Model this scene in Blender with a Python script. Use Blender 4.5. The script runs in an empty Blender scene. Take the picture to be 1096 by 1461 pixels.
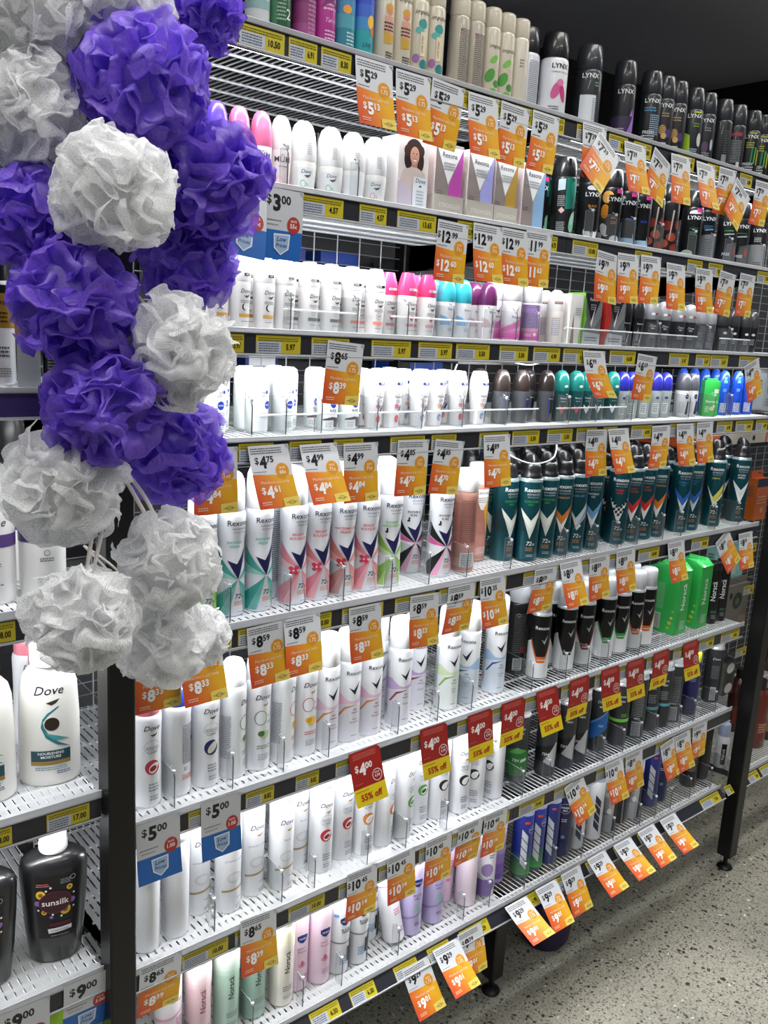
import bpy, bmesh, math, random
from mathutils import Matrix, Vector
from mathutils.geometry import tessellate_polygon
sc = bpy.context.scene
COL = sc.collection
PI = math.pi
random.seed(7)
vs = sc.view_settings
vs.view_transform = 'Standard'; vs.look = 'None'; vs.gamma = 1.0; vs.use_curve_mapping = False
vs.exposure = 0.0
sc.cycles.transparent_max_bounces = 20
sc.cycles.max_bounces = 8

# ------------------------------------------------------------------ materials
def lin(c):
    c /= 255.0
    return c / 12.92 if c <= 0.04045 else ((c + 0.055) / 1.055) ** 2.4
def hexlin(h):
    return (lin(int(h[0:2], 16)), lin(int(h[2:4], 16)), lin(int(h[4:6], 16)), 1.0)
_M = {}
def mat(h, rough=0.38, metal=0.0, coat=0.0):
    k = (h, rough, metal, coat)
    if k in _M: return _M[k]
    m = bpy.data.materials.new('paint_' + h); m.use_nodes = True
    b = m.node_tree.nodes['Principled BSDF']
    b.inputs['Base Color'].default_value = hexlin(h)
    b.inputs['Roughness'].default_value = rough
    b.inputs['Metallic'].default_value = metal
    b.inputs['Coat Weight'].default_value = coat
    m.diffuse_color = hexlin(h)
    _M[k] = m
    return m
def nodemat(name):
    m = bpy.data.materials.new(name); m.use_nodes = True
    nt = m.node_tree; nt.nodes.clear()
    out = nt.nodes.new('ShaderNodeOutputMaterial')
    return m, nt, out
def clear_plastic(name, alpha, tint, gloss=.07):
    m, nt, out = nodemat(name)
    tr = nt.nodes.new('ShaderNodeBsdfTransparent'); tr.inputs[0].default_value = (0.97, 0.98, 0.98, 1)
    gl = nt.nodes.new('ShaderNodeBsdfGlossy'); gl.inputs['Roughness'].default_value = 0.12
    df = nt.nodes.new('ShaderNodeBsdfTranslucent'); df.inputs[0].default_value = tint
    d2 = nt.nodes.new('ShaderNodeBsdfDiffuse'); d2.inputs[0].default_value = tint
    m0 = nt.nodes.new('ShaderNodeMixShader'); m0.inputs[0].default_value = .5
    m1 = nt.nodes.new('ShaderNodeMixShader'); m1.inputs[0].default_value = alpha
    m2 = nt.nodes.new('ShaderNodeMixShader'); m2.inputs[0].default_value = gloss
    nt.links.new(df.outputs[0], m0.inputs[1]); nt.links.new(d2.outputs[0], m0.inputs[2])
    nt.links.new(tr.outputs[0], m1.inputs[1]); nt.links.new(m0.outputs[0], m1.inputs[2])
    nt.links.new(m1.outputs[0], m2.inputs[1]); nt.links.new(gl.outputs[0], m2.inputs[2])
    nt.links.new(m2.outputs[0], out.inputs[0])
    return m
CLEAR = clear_plastic('clear_acrylic', 0.07, (.8, .82, .84, 1))
CLEAREDGE = clear_plastic('acrylic_edge', 0.55, (.62, .65, .68, 1))
LIP = clear_plastic('frosted_lip', 0.62, (.8, .81, .84, 1))

def net_mat(name, col, col2):
    m, nt, out = nodemat(name)
    N = nt.nodes.new; L = nt.links.new
    tc = N('ShaderNodeTexCoord')
    vo = N('ShaderNodeTexVoronoi'); vo.feature = 'DISTANCE_TO_EDGE'; vo.inputs['Scale'].default_value = 620
    L(tc.outputs['UV'], vo.inputs['Vector'])
    mr = N('ShaderNodeMapRange'); mr.inputs[1].default_value = 0.10; mr.inputs[2].default_value = 0.26; mr.inputs[3].default_value = 0.92; mr.inputs[4].default_value = 0.5
    L(vo.outputs['Distance'], mr.inputs[0])
    no = N('ShaderNodeTexNoise'); no.inputs['Scale'].default_value = 60; L(tc.outputs['UV'], no.inputs['Vector'])
    mx = N('ShaderNodeMixRGB'); mx.inputs[1].default_value = col; mx.inputs[2].default_value = col2; L(no.outputs[0], mx.inputs[0])
    df = N('ShaderNodeBsdfDiffuse'); tl = N('ShaderNodeBsdfTranslucent'); L(mx.outputs[0], df.inputs[0]); L(mx.outputs[0], tl.inputs[0])
    a = N('ShaderNodeMixShader'); a.inputs[0].default_value = 0.5; L(df.outputs[0], a.inputs[1]); L(tl.outputs[0], a.inputs[2])
    gl = N('ShaderNodeBsdfGlossy'); gl.inputs['Roughness'].default_value = 0.45; gl.inputs[0].default_value = (.8, .8, .8, 1)
    g = N('ShaderNodeMixShader'); g.inputs[0].default_value = 0.06; L(a.outputs[0], g.inputs[1]); L(gl.outputs[0], g.inputs[2])
    tr = N('ShaderNodeBsdfTransparent')
    b = N('ShaderNodeMixShader'); L(mr.outputs[0], b.inputs[0]); L(tr.outputs[0], b.inputs[1]); L(g.outputs[0], b.inputs[2])
    L(b.outputs[0], out.inputs[0])
    return m
NETW = net_mat('white_netting', (.95, .955, .965, 1), (.98, .985, .99, 1))
NETP = net_mat('purple_netting', hexlin('7E56E0'), hexlin('9C76F2'))

def floor_mat():
    m, nt, out = nodemat('ground_concrete')
    N = nt.nodes.new; L = nt.links.new
    tc = N('ShaderNodeTexCoord')
    n1 = N('ShaderNodeTexNoise'); n1.inputs['Scale'].default_value = 2.2; n1.inputs['Detail'].default_value = 6; L(tc.outputs['Object'], n1.inputs['Vector'])
    n2 = N('ShaderNodeTexNoise'); n2.inputs['Scale'].default_value = 160; n2.inputs['Detail'].default_value = 4; L(tc.outputs['Object'], n2.inputs['Vector'])
    r1 = N('ShaderNodeValToRGB'); e = r1.color_ramp.elements
    e[0].position = .3; e[0].color = hexlin('908E82'); e[1].position = .75; e[1].color = hexlin('B4B1A2'); L(n1.outputs[0], r1.inputs[0])
    r2 = N('ShaderNodeValToRGB'); e = r2.color_ramp.elements
    e[0].position = .36; e[0].color = hexlin('86847A'); e[1].position = .55; e[1].color = hexlin('FFFFFF'); L(n2.outputs[0], r2.inputs[0])
    mu = N('ShaderNodeMixRGB'); mu.blend_type = 'MULTIPLY'; mu.inputs[0].default_value = .45; L(r1.outputs[0], mu.inputs[1]); L(r2.outputs[0], mu.inputs[2])
    prev = mu
    nd = N('ShaderNodeTexNoise'); nd.inputs['Scale'].default_value = 90; L(tc.outputs['Object'], nd.inputs['Vector'])
    for scale, thr, dens, c in ((80, .40, .42, '33322E'), (140, .42, .42, '45443F'), (48, .30, .74, '2A2927'), (110, .38, .60, '6E6C62'), (190, .42, .5, '55534C'), (70, .33, .8, 'CCCABD')):
        ad = N('ShaderNodeMixRGB'); ad.blend_type = 'ADD'; ad.inputs[0].default_value = .016; L(tc.outputs['Object'], ad.inputs[1]); L(nd.outputs[1], ad.inputs[2])
        vo = N('ShaderNodeTexVoronoi'); vo.inputs['Scale'].default_value = scale; L(ad.outputs[0], vo.inputs['Vector'])
        se = N('ShaderNodeSeparateColor'); L(vo.outputs['Color'], se.inputs[0])
        g1 = N('ShaderNodeMath'); g1.operation = 'GREATER_THAN'; g1.inputs[1].default_value = dens; L(se.outputs[0], g1.inputs[0])
        sz = N('ShaderNodeMath'); sz.operation = 'MULTIPLY'; sz.inputs[1].default_value = thr; L(se.outputs[1], sz.inputs[0])
        g2 = N('ShaderNodeMath'); g2.operation = 'LESS_THAN'; L(vo.outputs['Distance'], g2.inputs[0]); L(sz.outputs[0], g2.inputs[1])
        an = N('ShaderNodeMath'); an.operation = 'MULTIPLY'; L(g1.outputs[0], an.inputs[0]); L(g2.outputs[0], an.inputs[1])
        mx = N('ShaderNodeMixRGB'); L(an.outputs[0], mx.inputs[0]); L(prev.outputs[0], mx.inputs[1]); mx.inputs[2].default_value = hexlin(c)
        prev = mx
    b = N('ShaderNodeBsdfPrincipled'); L(prev.outputs[0], b.inputs['Base Color']); b.inputs['Roughness'].default_value = .45
    L(b.outputs[0], out.inputs[0])
    return m

def tag_orange():
    m, nt, out = nodemat('orange_print')
    N = nt.nodes.new; L = nt.links.new
    uv = N('ShaderNodeUVMap'); sx = N('ShaderNodeSeparateXYZ'); L(uv.outputs[0], sx.inputs[0])
    ma = N('ShaderNodeMath'); ma.operation = 'MULTIPLY_ADD'; ma.inputs[1].default_value = .35; L(sx.outputs[1], ma.inputs[0]); L(sx.outputs[0], ma.inputs[2])
    rp = N('ShaderNodeValToRGB'); e = rp.color_ramp.elements
    e[0].position = .15; e[0].color = hexlin('E2562C'); e[1].position = 1.15 if False else 1.0; e[1].color = hexlin('F0B42A')
    q = e.new(.55); q.color = hexlin('E8822E')
    L(ma.outputs[0], rp.inputs[0])
    b = N('ShaderNodeBsdfPrincipled'); L(rp.outputs[0], b.inputs['Base Color']); b.inputs['Roughness'].default_value = .4
    L(b.outputs[0], out.inputs[0])
    return m
ORANGE = tag_orange()

def emit_mat(name, col, s):
    m, nt, out = nodemat(name)
    e = nt.nodes.new('ShaderNodeEmission'); e.inputs[0].default_value = col; e.inputs[1].default_value = s
    nt.links.new(e.outputs[0], out.inputs[0])
    return m
STOPM = clear_plastic('stop_edge', .85, (.95, .96, .97, 1), .05)
LEDM = emit_mat('led_diffuser', (.97, .985, 1, 1), 16.0)

# ------------------------------------------------------------------ mesh builder
_T = {}
def text_tris(text, bold=0.0, shear=0.0):
    k = (text, bold, shear)
    if k in _T: return _T[k]
    c = bpy.data.curves.new('glyphs', 'FONT'); c.body = text; c.size = 1.0; c.resolution_u = 2
    c.offset = bold; c.shear = shear; c.fill_mode = 'FRONT'
    o = bpy.data.objects.new('glyphs', c); COL.objects.link(o)
    dg = bpy.context.evaluated_depsgraph_get(); dg.update()
    me = bpy.data.meshes.new_from_object(o.evaluated_get(dg))
    me.calc_loop_triangles()
    vv = [(v.co.x, v.co.y) for v in me.vertices]
    tr = [[vv[i] for i in t.vertices] for t in me.loop_triangles]
    bpy.data.objects.remove(o); bpy.data.curves.remove(c); bpy.data.meshes.remove(me)
    if tr:
        x0 = min(p[0] for t in tr for p in t); x1 = max(p[0] for t in tr for p in t)
        y1 = max(p[1] for t in tr for p in t)
    else: x0 = x1 = y1 = 0
    _T[k] = (tr, x0, x1)
    return _T[k]

def clip_strip(poly, ax, lo, hi):
    for sgn, lim in ((1, lo), (-1, hi)):
        o = []
        for i in range(len(poly)):
            a, b = poly[i], poly[(i + 1) % len(poly)]
            da, db = sgn * (a[ax] - lim), sgn * (b[ax] - lim)
            if da >= 0: o.append(a)
            if (da > 0 and db < 0) or (da < 0 and db > 0):
                t = da / (da - db); o.append((a[0] + t * (b[0] - a[0]), a[1] + t * (b[1] - a[1])))
        poly = o
        if len(poly) < 3: return []
    return poly
def strips(poly, ax, ds):
    lo = min(p[ax] for p in poly); hi = max(p[ax] for p in poly)
    k0, k1 = math.floor(lo / ds), math.ceil(hi / ds)
    if k1 - k0 <= 1: return [poly]
    return [q for q in (clip_strip(poly, ax, k * ds, (k + 1) * ds) for k in range(k0, k1)) if q]

class MB:
    def __init__(s): s.v = []; s.n = []; s.f = []; s.mi = []; s.mats = []; s.uv = []; s.lay = 0
    def mat(s, m):
        if isinstance(m, str): m = mat(m)
        if m not in s.mats: s.mats.append(m)
        return s.mats.index(m)
    def face(s, pts, nrm, m, uv=None):
        i = len(s.v)
        for k, p in enumerate(pts):
            s.v.append(p); s.n.append(nrm[k] if isinstance(nrm, list) else nrm); s.uv.append(uv[k] if uv else (0, 0))
        s.f.append(tuple(range(i, i + len(pts)))); s.mi.append(s.mat(m))
    def quad(s, a, b, c, d, m):
        n = (Vector(b) - Vector(a)).cross(Vector(d) - Vector(a)); n.normalize(); s.face([a, b, c, d], tuple(n), m)
    def box(s, x0, x1, y0, y1, z0, z1, m, left=None, top=None, right=None):
        s.quad((x0, y0, z0), (x1, y0, z0), (x1, y0, z1), (x0, y0, z1), m)
        s.quad((x1, y1, z0), (x0, y1, z0), (x0, y1, z1), (x1, y1, z1), m)
        s.quad((x0, y1, z0), (x0, y0, z0), (x0, y0, z1), (x0, y1, z1), left or m)
        s.quad((x1, y0, z0), (x1, y1, z0), (x1, y1, z1), (x1, y0, z1), right or m)
        s.quad((x0, y0, z1), (x1, y0, z1), (x1, y1, z1), (x0, y1, z1), top or m)
        s.quad((x0, y1, z0), (x1, y1, z0), (x1, y0, z0), (x0, y0, z0), m)
    def lathe(s, prof, m, seg=28, sx=1.0, sy=1.0, at=(0, 0, 0), zs=None):
        segs = [(prof[i], prof[i + 1]) for i in range(len(prof) - 1) if prof[i] != prof[i + 1]]
        nr = []
        for (a, b) in segs:
            dr, dz = b[0] - a[0], b[1] - a[1]; l = math.hypot(dr, dz) or 1; nr.append((dz / l, -dr / l))
        for i, (a, b) in enumerate(segs):
            na = nb = nr[i]
            if i > 0 and nr[i - 1][0] * nr[i][0] + nr[i - 1][1] * nr[i][1] > .7: na = ((nr[i][0] + nr[i - 1][0]) / 2, (nr[i][1] + nr[i - 1][1]) / 2)
            if i < len(segs) - 1 and nr[i + 1][0] * nr[i][0] + nr[i + 1][1] * nr[i][1] > .7: nb = ((nr[i][0] + nr[i + 1][0]) / 2, (nr[i][1] + nr[i + 1][1]) / 2)
            mm = s.mat(m(.5 * (a[1] + b[1])) if callable(m) else m)
            rings = []
            for (p, nn) in ((a, na), (b, nb)):
                st = len(s.v)
                for k in range(seg):
                    t = 2 * PI * k / seg; c, q = math.cos(t), math.sin(t)
                    z = p[1]; x, y = p[0] * c * sx, p[0] * q * sy
                    if zs: z = zs(x, y, z)
                    s.v.append((x + at[0], y + at[1], z + at[2]))
                    w = Vector((nn[0] * c / sx, nn[0] * q / sy, nn[1])); w.normalize(); s.n.append(tuple(w)); s.uv.append((0, 0))
                rings.append(st)
            for k in range(seg):
                k2 = (k + 1) % seg
                q = [rings[0] + k, rings[0] + k2, rings[1] + k2, rings[1] + k]
                if a[0] == 0: q = [rings[0] + k, rings[1] + k2, rings[1] + k]
                elif b[0] == 0: q = [rings[0] + k, rings[0] + k2, rings[1] + k]
                s.f.append(tuple(q)); s.mi.append(mm)
    def tube(s, path, r, m, seg=6):
        mm = s.mat(m); P = [Vector(p) for p in path]; prev = None; up = Vector((0, 0, 1))
        for i, p in enumerate(P):
            d = (P[min(i + 1, len(P) - 1)] - P[max(i - 1, 0)]).normalized()
            a = d.cross(up)
            if a.length < .05: a = d.cross(Vector((1, 0, 0)))
            a.normalize(); b = d.cross(a)
            st = len(s.v)
            for k in range(seg):
                t = 2 * PI * k / seg; w = a * math.cos(t) + b * math.sin(t)
                s.v.append(tuple(p + w * r)); s.n.append(tuple(w)); s.uv.append((0, 0))
            if prev is not None:
                for k in range(seg):
                    s.f.append((prev + k, prev + (k + 1) % seg, st + (k + 1) % seg, st + k)); s.mi.append(mm)
            prev = st
    def polys(s, tris, m, surf, ds=.004, dv=None, uvf=None):
        for t in tris:
            if t[0] is None: continue
            for q in strips(t, 0, ds):
                for w in (strips(q, 1, dv) if dv else [q]):
                    pn = [surf(p[0], p[1], s.lay) for p in w]
                    s.face([a for a, b in pn], [b for a, b in pn], m, [uvf(*p) for p in w] if uvf else None)
    def decals(s, decs, surf, ds=.004, dv=.012, step=.00007):
        for d in decs:
            s.lay += step; k = d[0]
            if k == 't':
                text, u, v, h, c = d[1:6]; bold = d[6] if len(d) > 6 else 0; sh = d[7] if len(d) > 7 else 0; rot = d[8] if len(d) > 8 else 0; ws = d[9] if len(d) > 9 else 1
                tr, x0, x1 = text_tris(text, bold, sh); sc_ = h / .7 / 1000; xm = (x0 + x1) / 2
                ca, sa = math.cos(rot), math.sin(rot)
                T = []
                for t in tr:
                    T.append([(u / 1000 + ((x - xm) * ws * ca - y * sa) * sc_, v / 1000 + ((x - xm) * ws * sa + y * ca) * sc_) for x, y in t])
                s.polys(T, c, surf, ds)
            elif k == 'p':
                pts = [(a / 1000, b / 1000) for a, b in d[1]]
                tt = tessellate_polygon([[Vector((a, b, 0)) for a, b in pts]])
                T = []
                for t in tt:
                    q = [pts[i] for i in t]
                    if (q[1][0] - q[0][0]) * (q[2][1] - q[0][1]) - (q[1][1] - q[0][1]) * (q[2][0] - q[0][0]) < 0: q.reverse()
                    T.append(q)
                s.polys(T, d[2], surf, ds, dv)
            elif k == 'e':
                u, v, rx, ry, c = d[1:6]; rot = d[6] if len(d) > 6 else 0; n = 20
                ca, sa = math.cos(rot), math.sin(rot)
                pts = [((u + rx * math.cos(2 * PI * i / n) * ca - ry * math.sin(2 * PI * i / n) * sa) / 1000, (v + rx * math.cos(2 * PI * i / n) * sa + ry * math.sin(2 * PI * i / n) * ca) / 1000) for i in range(n)]
                s.polys([pts], c, surf, ds, dv)
            elif k == 'r':
                u, v, rx, ry, w, c = d[1:7]; n = 26; T = []
                P = lambda i, q: ((u + (rx - q) * math.cos(2 * PI * i / n)) / 1000, (v + (ry - q) * math.sin(2 * PI * i / n)) / 1000)
                for i in range(n): T.append([P(i, 0), P(i + 1, 0), P(i + 1, w), P(i, w)])
                s.polys(T, c, surf, ds)
            elif k == 'l':
                u, v, w, n, pit, c = d[1:7]; rr = random.Random(int(u * 7 + v * 13 + n))
                T = []
                for i in range(n):
                    a = u - w / 2; y = v - i * pit
                    while a < u + w / 2 - .8:
                        b = min(a + rr.uniform(1.0, 4.5), u + w / 2)
                        T.append([(a / 1000, (y - pit * .25) / 1000), (b / 1000, (y - pit * .25) / 1000), (b / 1000, (y + pit * .25) / 1000), (a / 1000, (y + pit * .25) / 1000)]); a = b + .7
                s.polys(T, c, surf, ds)
            elif k == 'g':
                u0, u1, v0, v1, cols = d[1:6]; n = len(cols)
                for i, c in enumerate(cols):
                    a, b = v0 + (v1 - v0) * i / n, v0 + (v1 - v0) * (i + 1) / n
                    s.polys([[(u0 / 1000, a / 1000), (u1 / 1000, a / 1000), (u1 / 1000, b / 1000), (u0 / 1000, b / 1000)]], c, surf, ds)
    def mesh(s, name):
        me = bpy.data.meshes.new(name)
        me.from_pydata(s.v, [], s.f)
        for m in s.mats: me.materials.append(m)
        me.polygons.foreach_set('material_index', s.mi)
        me.polygons.foreach_set('use_smooth', [True] * len(s.f))
        if any(u != (0, 0) for u in s.uv):
            uvl = me.uv_layers.new(name='UVMap')
            for l in me.loops: uvl.data[l.index].uv = s.uv[l.vertex_index]
        me.update()
        me.normals_split_custom_set_from_vertices(s.n)
        return me

def obj(name, data, parent=None, loc=(0, 0, 0), rz=0.0):
    if isinstance(data, MB): data = data.mesh(name)
    o = bpy.data.objects.new(name, data); COL.objects.link(o)
    o.location = loc; o.rotation_euler = (0, 0, rz)
    if parent is not None: o.parent = parent
    return o
def tag(o, label, cat, group=None):
    o['label'] = label; o['category'] = cat
    if group: o['group'] = group
    return o
def struct(o): o['kind'] = 'structure'; return o
ORD = ['first', 'second', 'third', 'fourth', 'fifth', 'sixth', 'seventh', 'eighth', 'ninth', 'tenth', 'eleventh', 'twelfth', 'thirteenth', 'fourteenth', 'fifteenth', 'sixteenth', 'seventeenth', 'eighteenth', 'nineteenth', 'twentieth', 'twenty-first', 'twenty-second', 'twenty-third', 'twenty-fourth']
SHN = ['top', 'second', 'third', 'fourth', 'fifth', 'sixth', 'seventh', 'bottom']
NUM = ['', 'only', 'two', 'three', 'four', 'five', 'six', 'seven', 'eight', 'nine', 'ten', 'eleven', 'twelve', 'thirteen', 'fourteen', 'fifteen', 'sixteen']

# ------------------------------------------------------------------ products
WH = 'EDEFF2'; NAVY = '1D1B52'; BLK = '0C0C0E'; GREY = '8A8D92'; GOLD = 'B08A4A'
def surf_of(prof, sx=1.0, sy=1.0):
    pts = []
    for r, z in prof:
        if r > 0 and (not pts or z > pts[-1][0]): pts.append((z, r))
    def R_(z):
        if z <= pts[0][0]: return pts[0][1]
        for (z0, r0), (z1, r1) in zip(pts, pts[1:]):
            if z <= z1: return r0 + (r1 - r0) * (z - z0) / (z1 - z0)
        return pts[-1][1]
    rm = max(r for z, r in pts)
    def f(u, v, off):
        a = u / rm; r = R_(v) + .00025 + off
        n = Vector((math.sin(a) / sx, -math.cos(a) / sy, 0)); n.normalize()
        return (r * math.sin(a) * sx, -r * math.cos(a) * sy, v), tuple(n)
    return f
def flat_surf(y):
    def f(u, v, off): return (u, y - .0003 - off, v), (0, -1, 0)
    return f
def cap_mesh(kind, c, r, h, dark=None):
    b = MB(); m = mat(c, .32, 0, .3)
    if kind == 'tall':
        b.lathe([(r * .97, 0), (r, .002), (r * .99, h * .78), (r * .93, h * .93), (r * .78, h * .99), (0, h)], m)
    elif kind == 'round':
        b.lathe([(r * .97, 0), (r, .003), (r * .98, h * .5), (r * .88, h * .76), (r * .66, h * .93), (r * .34, h * .99), (0, h)], m)
    elif kind == 'slant':
        b.lathe([(r * .96, 0), (r, .003), (r * .97, h * .6), (r * .9, h * .82), (r * .74, h * .95), (0, h)], m, zs=lambda x, y, z: z + (z / h) ** 2 * .35 * (y * .9 - x * .25))
    elif kind == 'ring':
        b.lathe([(r * .97, 0), (r * .97, .007), (r * .86, .010), (r * .84, h * .45), (r * .80, h * .75), (r * .70, h * .96), (r * .62, h), (r * .55, h * .95), (r * .56, h * .5), (r * .5, h * .36), (0, h * .34)], m,
                zs=lambda x, y, z: z + max(0, (z - .011) / h) * (y * 1.0 - x * .35))
        b.lathe([(.0055, h * .3), (.0055, h * .62), (.004, h * .66), (0, h * .66)], mat('2A2A2D', .4), seg=12)
    elif kind == 'lynx':
        p = [(r * .97, 0), (r * .985, .001), (r * .97, h * .4), (r * .87, h * .93), (r * .8, h * .985), (0, h)]
        b.lathe(p, m)
        if dark: b.decals([('p', [(-3.2, h * 550), (3.2, h * 550), (3, h * 880), (-3, h * 880)], dark)], surf_of(p))
    elif kind == 'facet':
        b.lathe([(r * .98, 0), (r, .002), (r * .99, h * .42), (r * .78, h * .86), (r * .7, h * .97), (0, h)], m, sy=.86)
    elif kind == 'flip':
        b.lathe([(r * .97, 0), (r, .004), (r * .98, h * .62), (r * .9, h * .75), (r * .6, h * .78), (0, h * .78)], m)
        b.lathe([(r * .99, 0), (r * 1.0, h * .45), (r * .86, h * .8), (r * .6, h * .96), (0, h)], m, sx=.9, sy=.55, at=(0, r * .4, 0))
    return b
PR = {}
def prod(key, name, desc, cat, parts, rad, rows=0, grp=None):
    PR[key] = dict(name=name, desc=desc, cat=cat, rad=rad, rows=rows, grp=grp,
                   parts=[(n, (b.mesh(n) if isinstance(b, MB) else b), z, lab) for n, b, z, lab in parts])
def can(key, desc, r, hb, body, decs, cap, rows=0, waist=0, metal=0, rough=.33, taper=0, topc=None, rimc=None):
    rp = [(0, 0), (r * .88, 0), (r * .97, .0025), (r * (1 - taper), .005)]
    if waist:
        for f, k in ((.2, 1), (.4, .985), (.55, 1 - waist * .7), (.64, 1 - waist), (.72, 1 - waist * .75), (.82, .985), (.9, 1.0)): rp.append((r * k, hb * f))
    else: rp.append((r, hb * .5))
    rp += [(r, hb - .007), (r * .96, hb - .002), (r * .9, hb), (0, hb)]
    b = MB(); m = mat(body, rough, metal, .25)
    b.lathe(rp, (lambda z: m if z < hb - .006 else mat(topc, .3, .6)) if topc else m, seg=32)
    b.decals(decs, surf_of(rp))
    kind, cc, ch, cr = cap[:4]
    prod(key, 'deodorant_spray', desc, 'deodorant can', [('body', b, 0, None), ('cap', cap_mesh(kind, cc, r * cr, ch, cap[4] if len(cap) > 4 else None), hb - .0005, None)], r, rows)
def vcheck(u, v, w, h, c): return ('p', [(u - w * .5, v + h * .56), (u - w * .08, v + h * .36), (u + w * .5, v + h), (u + w * .02, v)], c)

def rexw(key, desc, title, tc, c1, c2, c3, flower=None, leaf=None, cap=('slant', 'F4F5F7', .062, .93)):
    d = []
    for s in (-1, 1):
        d += [('p', [(s * 44, 108), (s * 36, 104), (s * 20, 84), (s * 1, 61), (s * 44, 84)], c1), ('p', [(s * 44, 82), (s * 1, 61), (s * 44, 66)], c2),
              ('p', [(s * 1, 60), (s * 30, 4), (s * 40, 4), (s * 44, 26)], c1), ('p', [(s * 1, 60), (s * 15, 4), (s * 29, 4)], c3), ('p', [(s * 30, 97), (s * 27, 97), (s * 1, 63)], 'DDE3E6')]
    if flower:
        for (a, b_, q) in ((-13, 60, 5), (-8, 65, 4), (-17, 64, 4), (-9, 56, 4), (-17, 56, 3.5)): d.append(('e', a, b_, q, q * .8, flower))
        d.append(('e', -13, 60, 2, 2, 'F2C9D2'))
    d += [('p', [(-18, 92), (-2, 85.5), (20, 116), (0, 61)], NAVY), ('t', 'Rexona', 0, 147, 8.4, '25263A', .012), ('t', 'ADVANCED', 2, 140, 3.4, '6A6C78', .01), ('t', 'PROTECTION', 2, 135, 2.6, '8A8C96', .01)]
    d += [('t', t, -6, 118 - 6.6 * i, 4.3, tc, .015) for i, t in enumerate(title)]
    if leaf: d += [('e', -16, 103, 3.2, 2, '15151A'), ('e', -15, 107, 1.8, 3.2, '15151A')]
    d += [('t', '72', 0, 30, 7.5, '23263A', .015, .2), ('t', 'H', 9, 30, 4, '23263A', .015), ('l', 1, 25, 14, 3, 2.6, 'D98C6A'), ('l', 4, 8, 10, 1, 2, '7A7C86'), ('l', -42, 125, 16, 30, 3.2, 'B9BCC6'), ('l', 42, 125, 16, 30, 3.2, 'B9BCC6')]
    can(key, desc, .0235, .168, 'E6E8EE', d, cap, rows=0, waist=.10)
rexw('rx_shower', 'white spray can with teal fans and navy tick', ('SHOWER', 'FRESH'), '3FA7A2', '49A79E', '9BD3CC', '6BB9B0')
rexw('rx_bright', 'white spray can with pink bouquet print and navy tick', ('BRIGHT', 'BOUQUET'), 'C9404F', 'E08E9C', 'F3C9CF', 'E9A9B4', 'D63A5A')
rexw('rx_melon', 'white spray can with red melon print and navy tick', ('WATERMELON', 'FREEZE'), 'C23B3B', 'D98B86', 'E9B5B0', 'D9A29C', 'B92C34')
rexw('rx_apple', 'white spray can with green apple print and navy tick', ('INVISIBLE', 'APPLE SPRITZ'), '6DB24A', '8CC35C', 'C8E3AE', 'A5D27E', None, 1)
rexw('rx_invis', 'white spray can with black and pink wedges', ('INVISIBLE', 'PURE'), '3A3A48', '17171B', 'D65C9E', 'E9A5CB', None, 1)
can('rx_back', 'white spray can turned to its ingredients side', .0235, .168, 'E6E8EE', [('l', 0, 150, 34, 34, 3.6, '7A7E8C'), ('l', 14, 40, 18, 3, 3, 'C0504A')], ('slant', 'F4F5F7', .062, .93), waist=.07)
def nude(key, desc, y):
    d = [('g', -90, 90, 3, 160, ['D9A79C', 'C98F84', 'B87F74', 'AE776C', 'A97468', 'A57064'])]
    d += [('p', [(-22, 150), (22, 150), (6, 108), (-4, 108)], WH), ('p', [(3, 112), (24, 140), (24, 60), (14, 50)], y), ('t', 'Rexona', 0, 140, 7, '4A4A52', .01), ('l', 0, 132, 24, 3, 4, '9A8A84'),
          ('l', 66, 142, 34, 22, 3.8, '7E564E'), ('p', [(52, 12), (82, 12), (82, 40), (52, 40)], 'D8DCDC'), ('l', 67, 36, 24, 7, 3.6, '59606A'), ('l', 4, 30, 20, 4, 3.6, 'F0D8D0')]
    can(key, desc, .0225, .160, 'B58478', d, ('tall', 'F4F3F1', .043, .99), waist=.03)
nude('rx_nude', 'rose brown spray can with white cap', 'E9AE3E')

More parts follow.
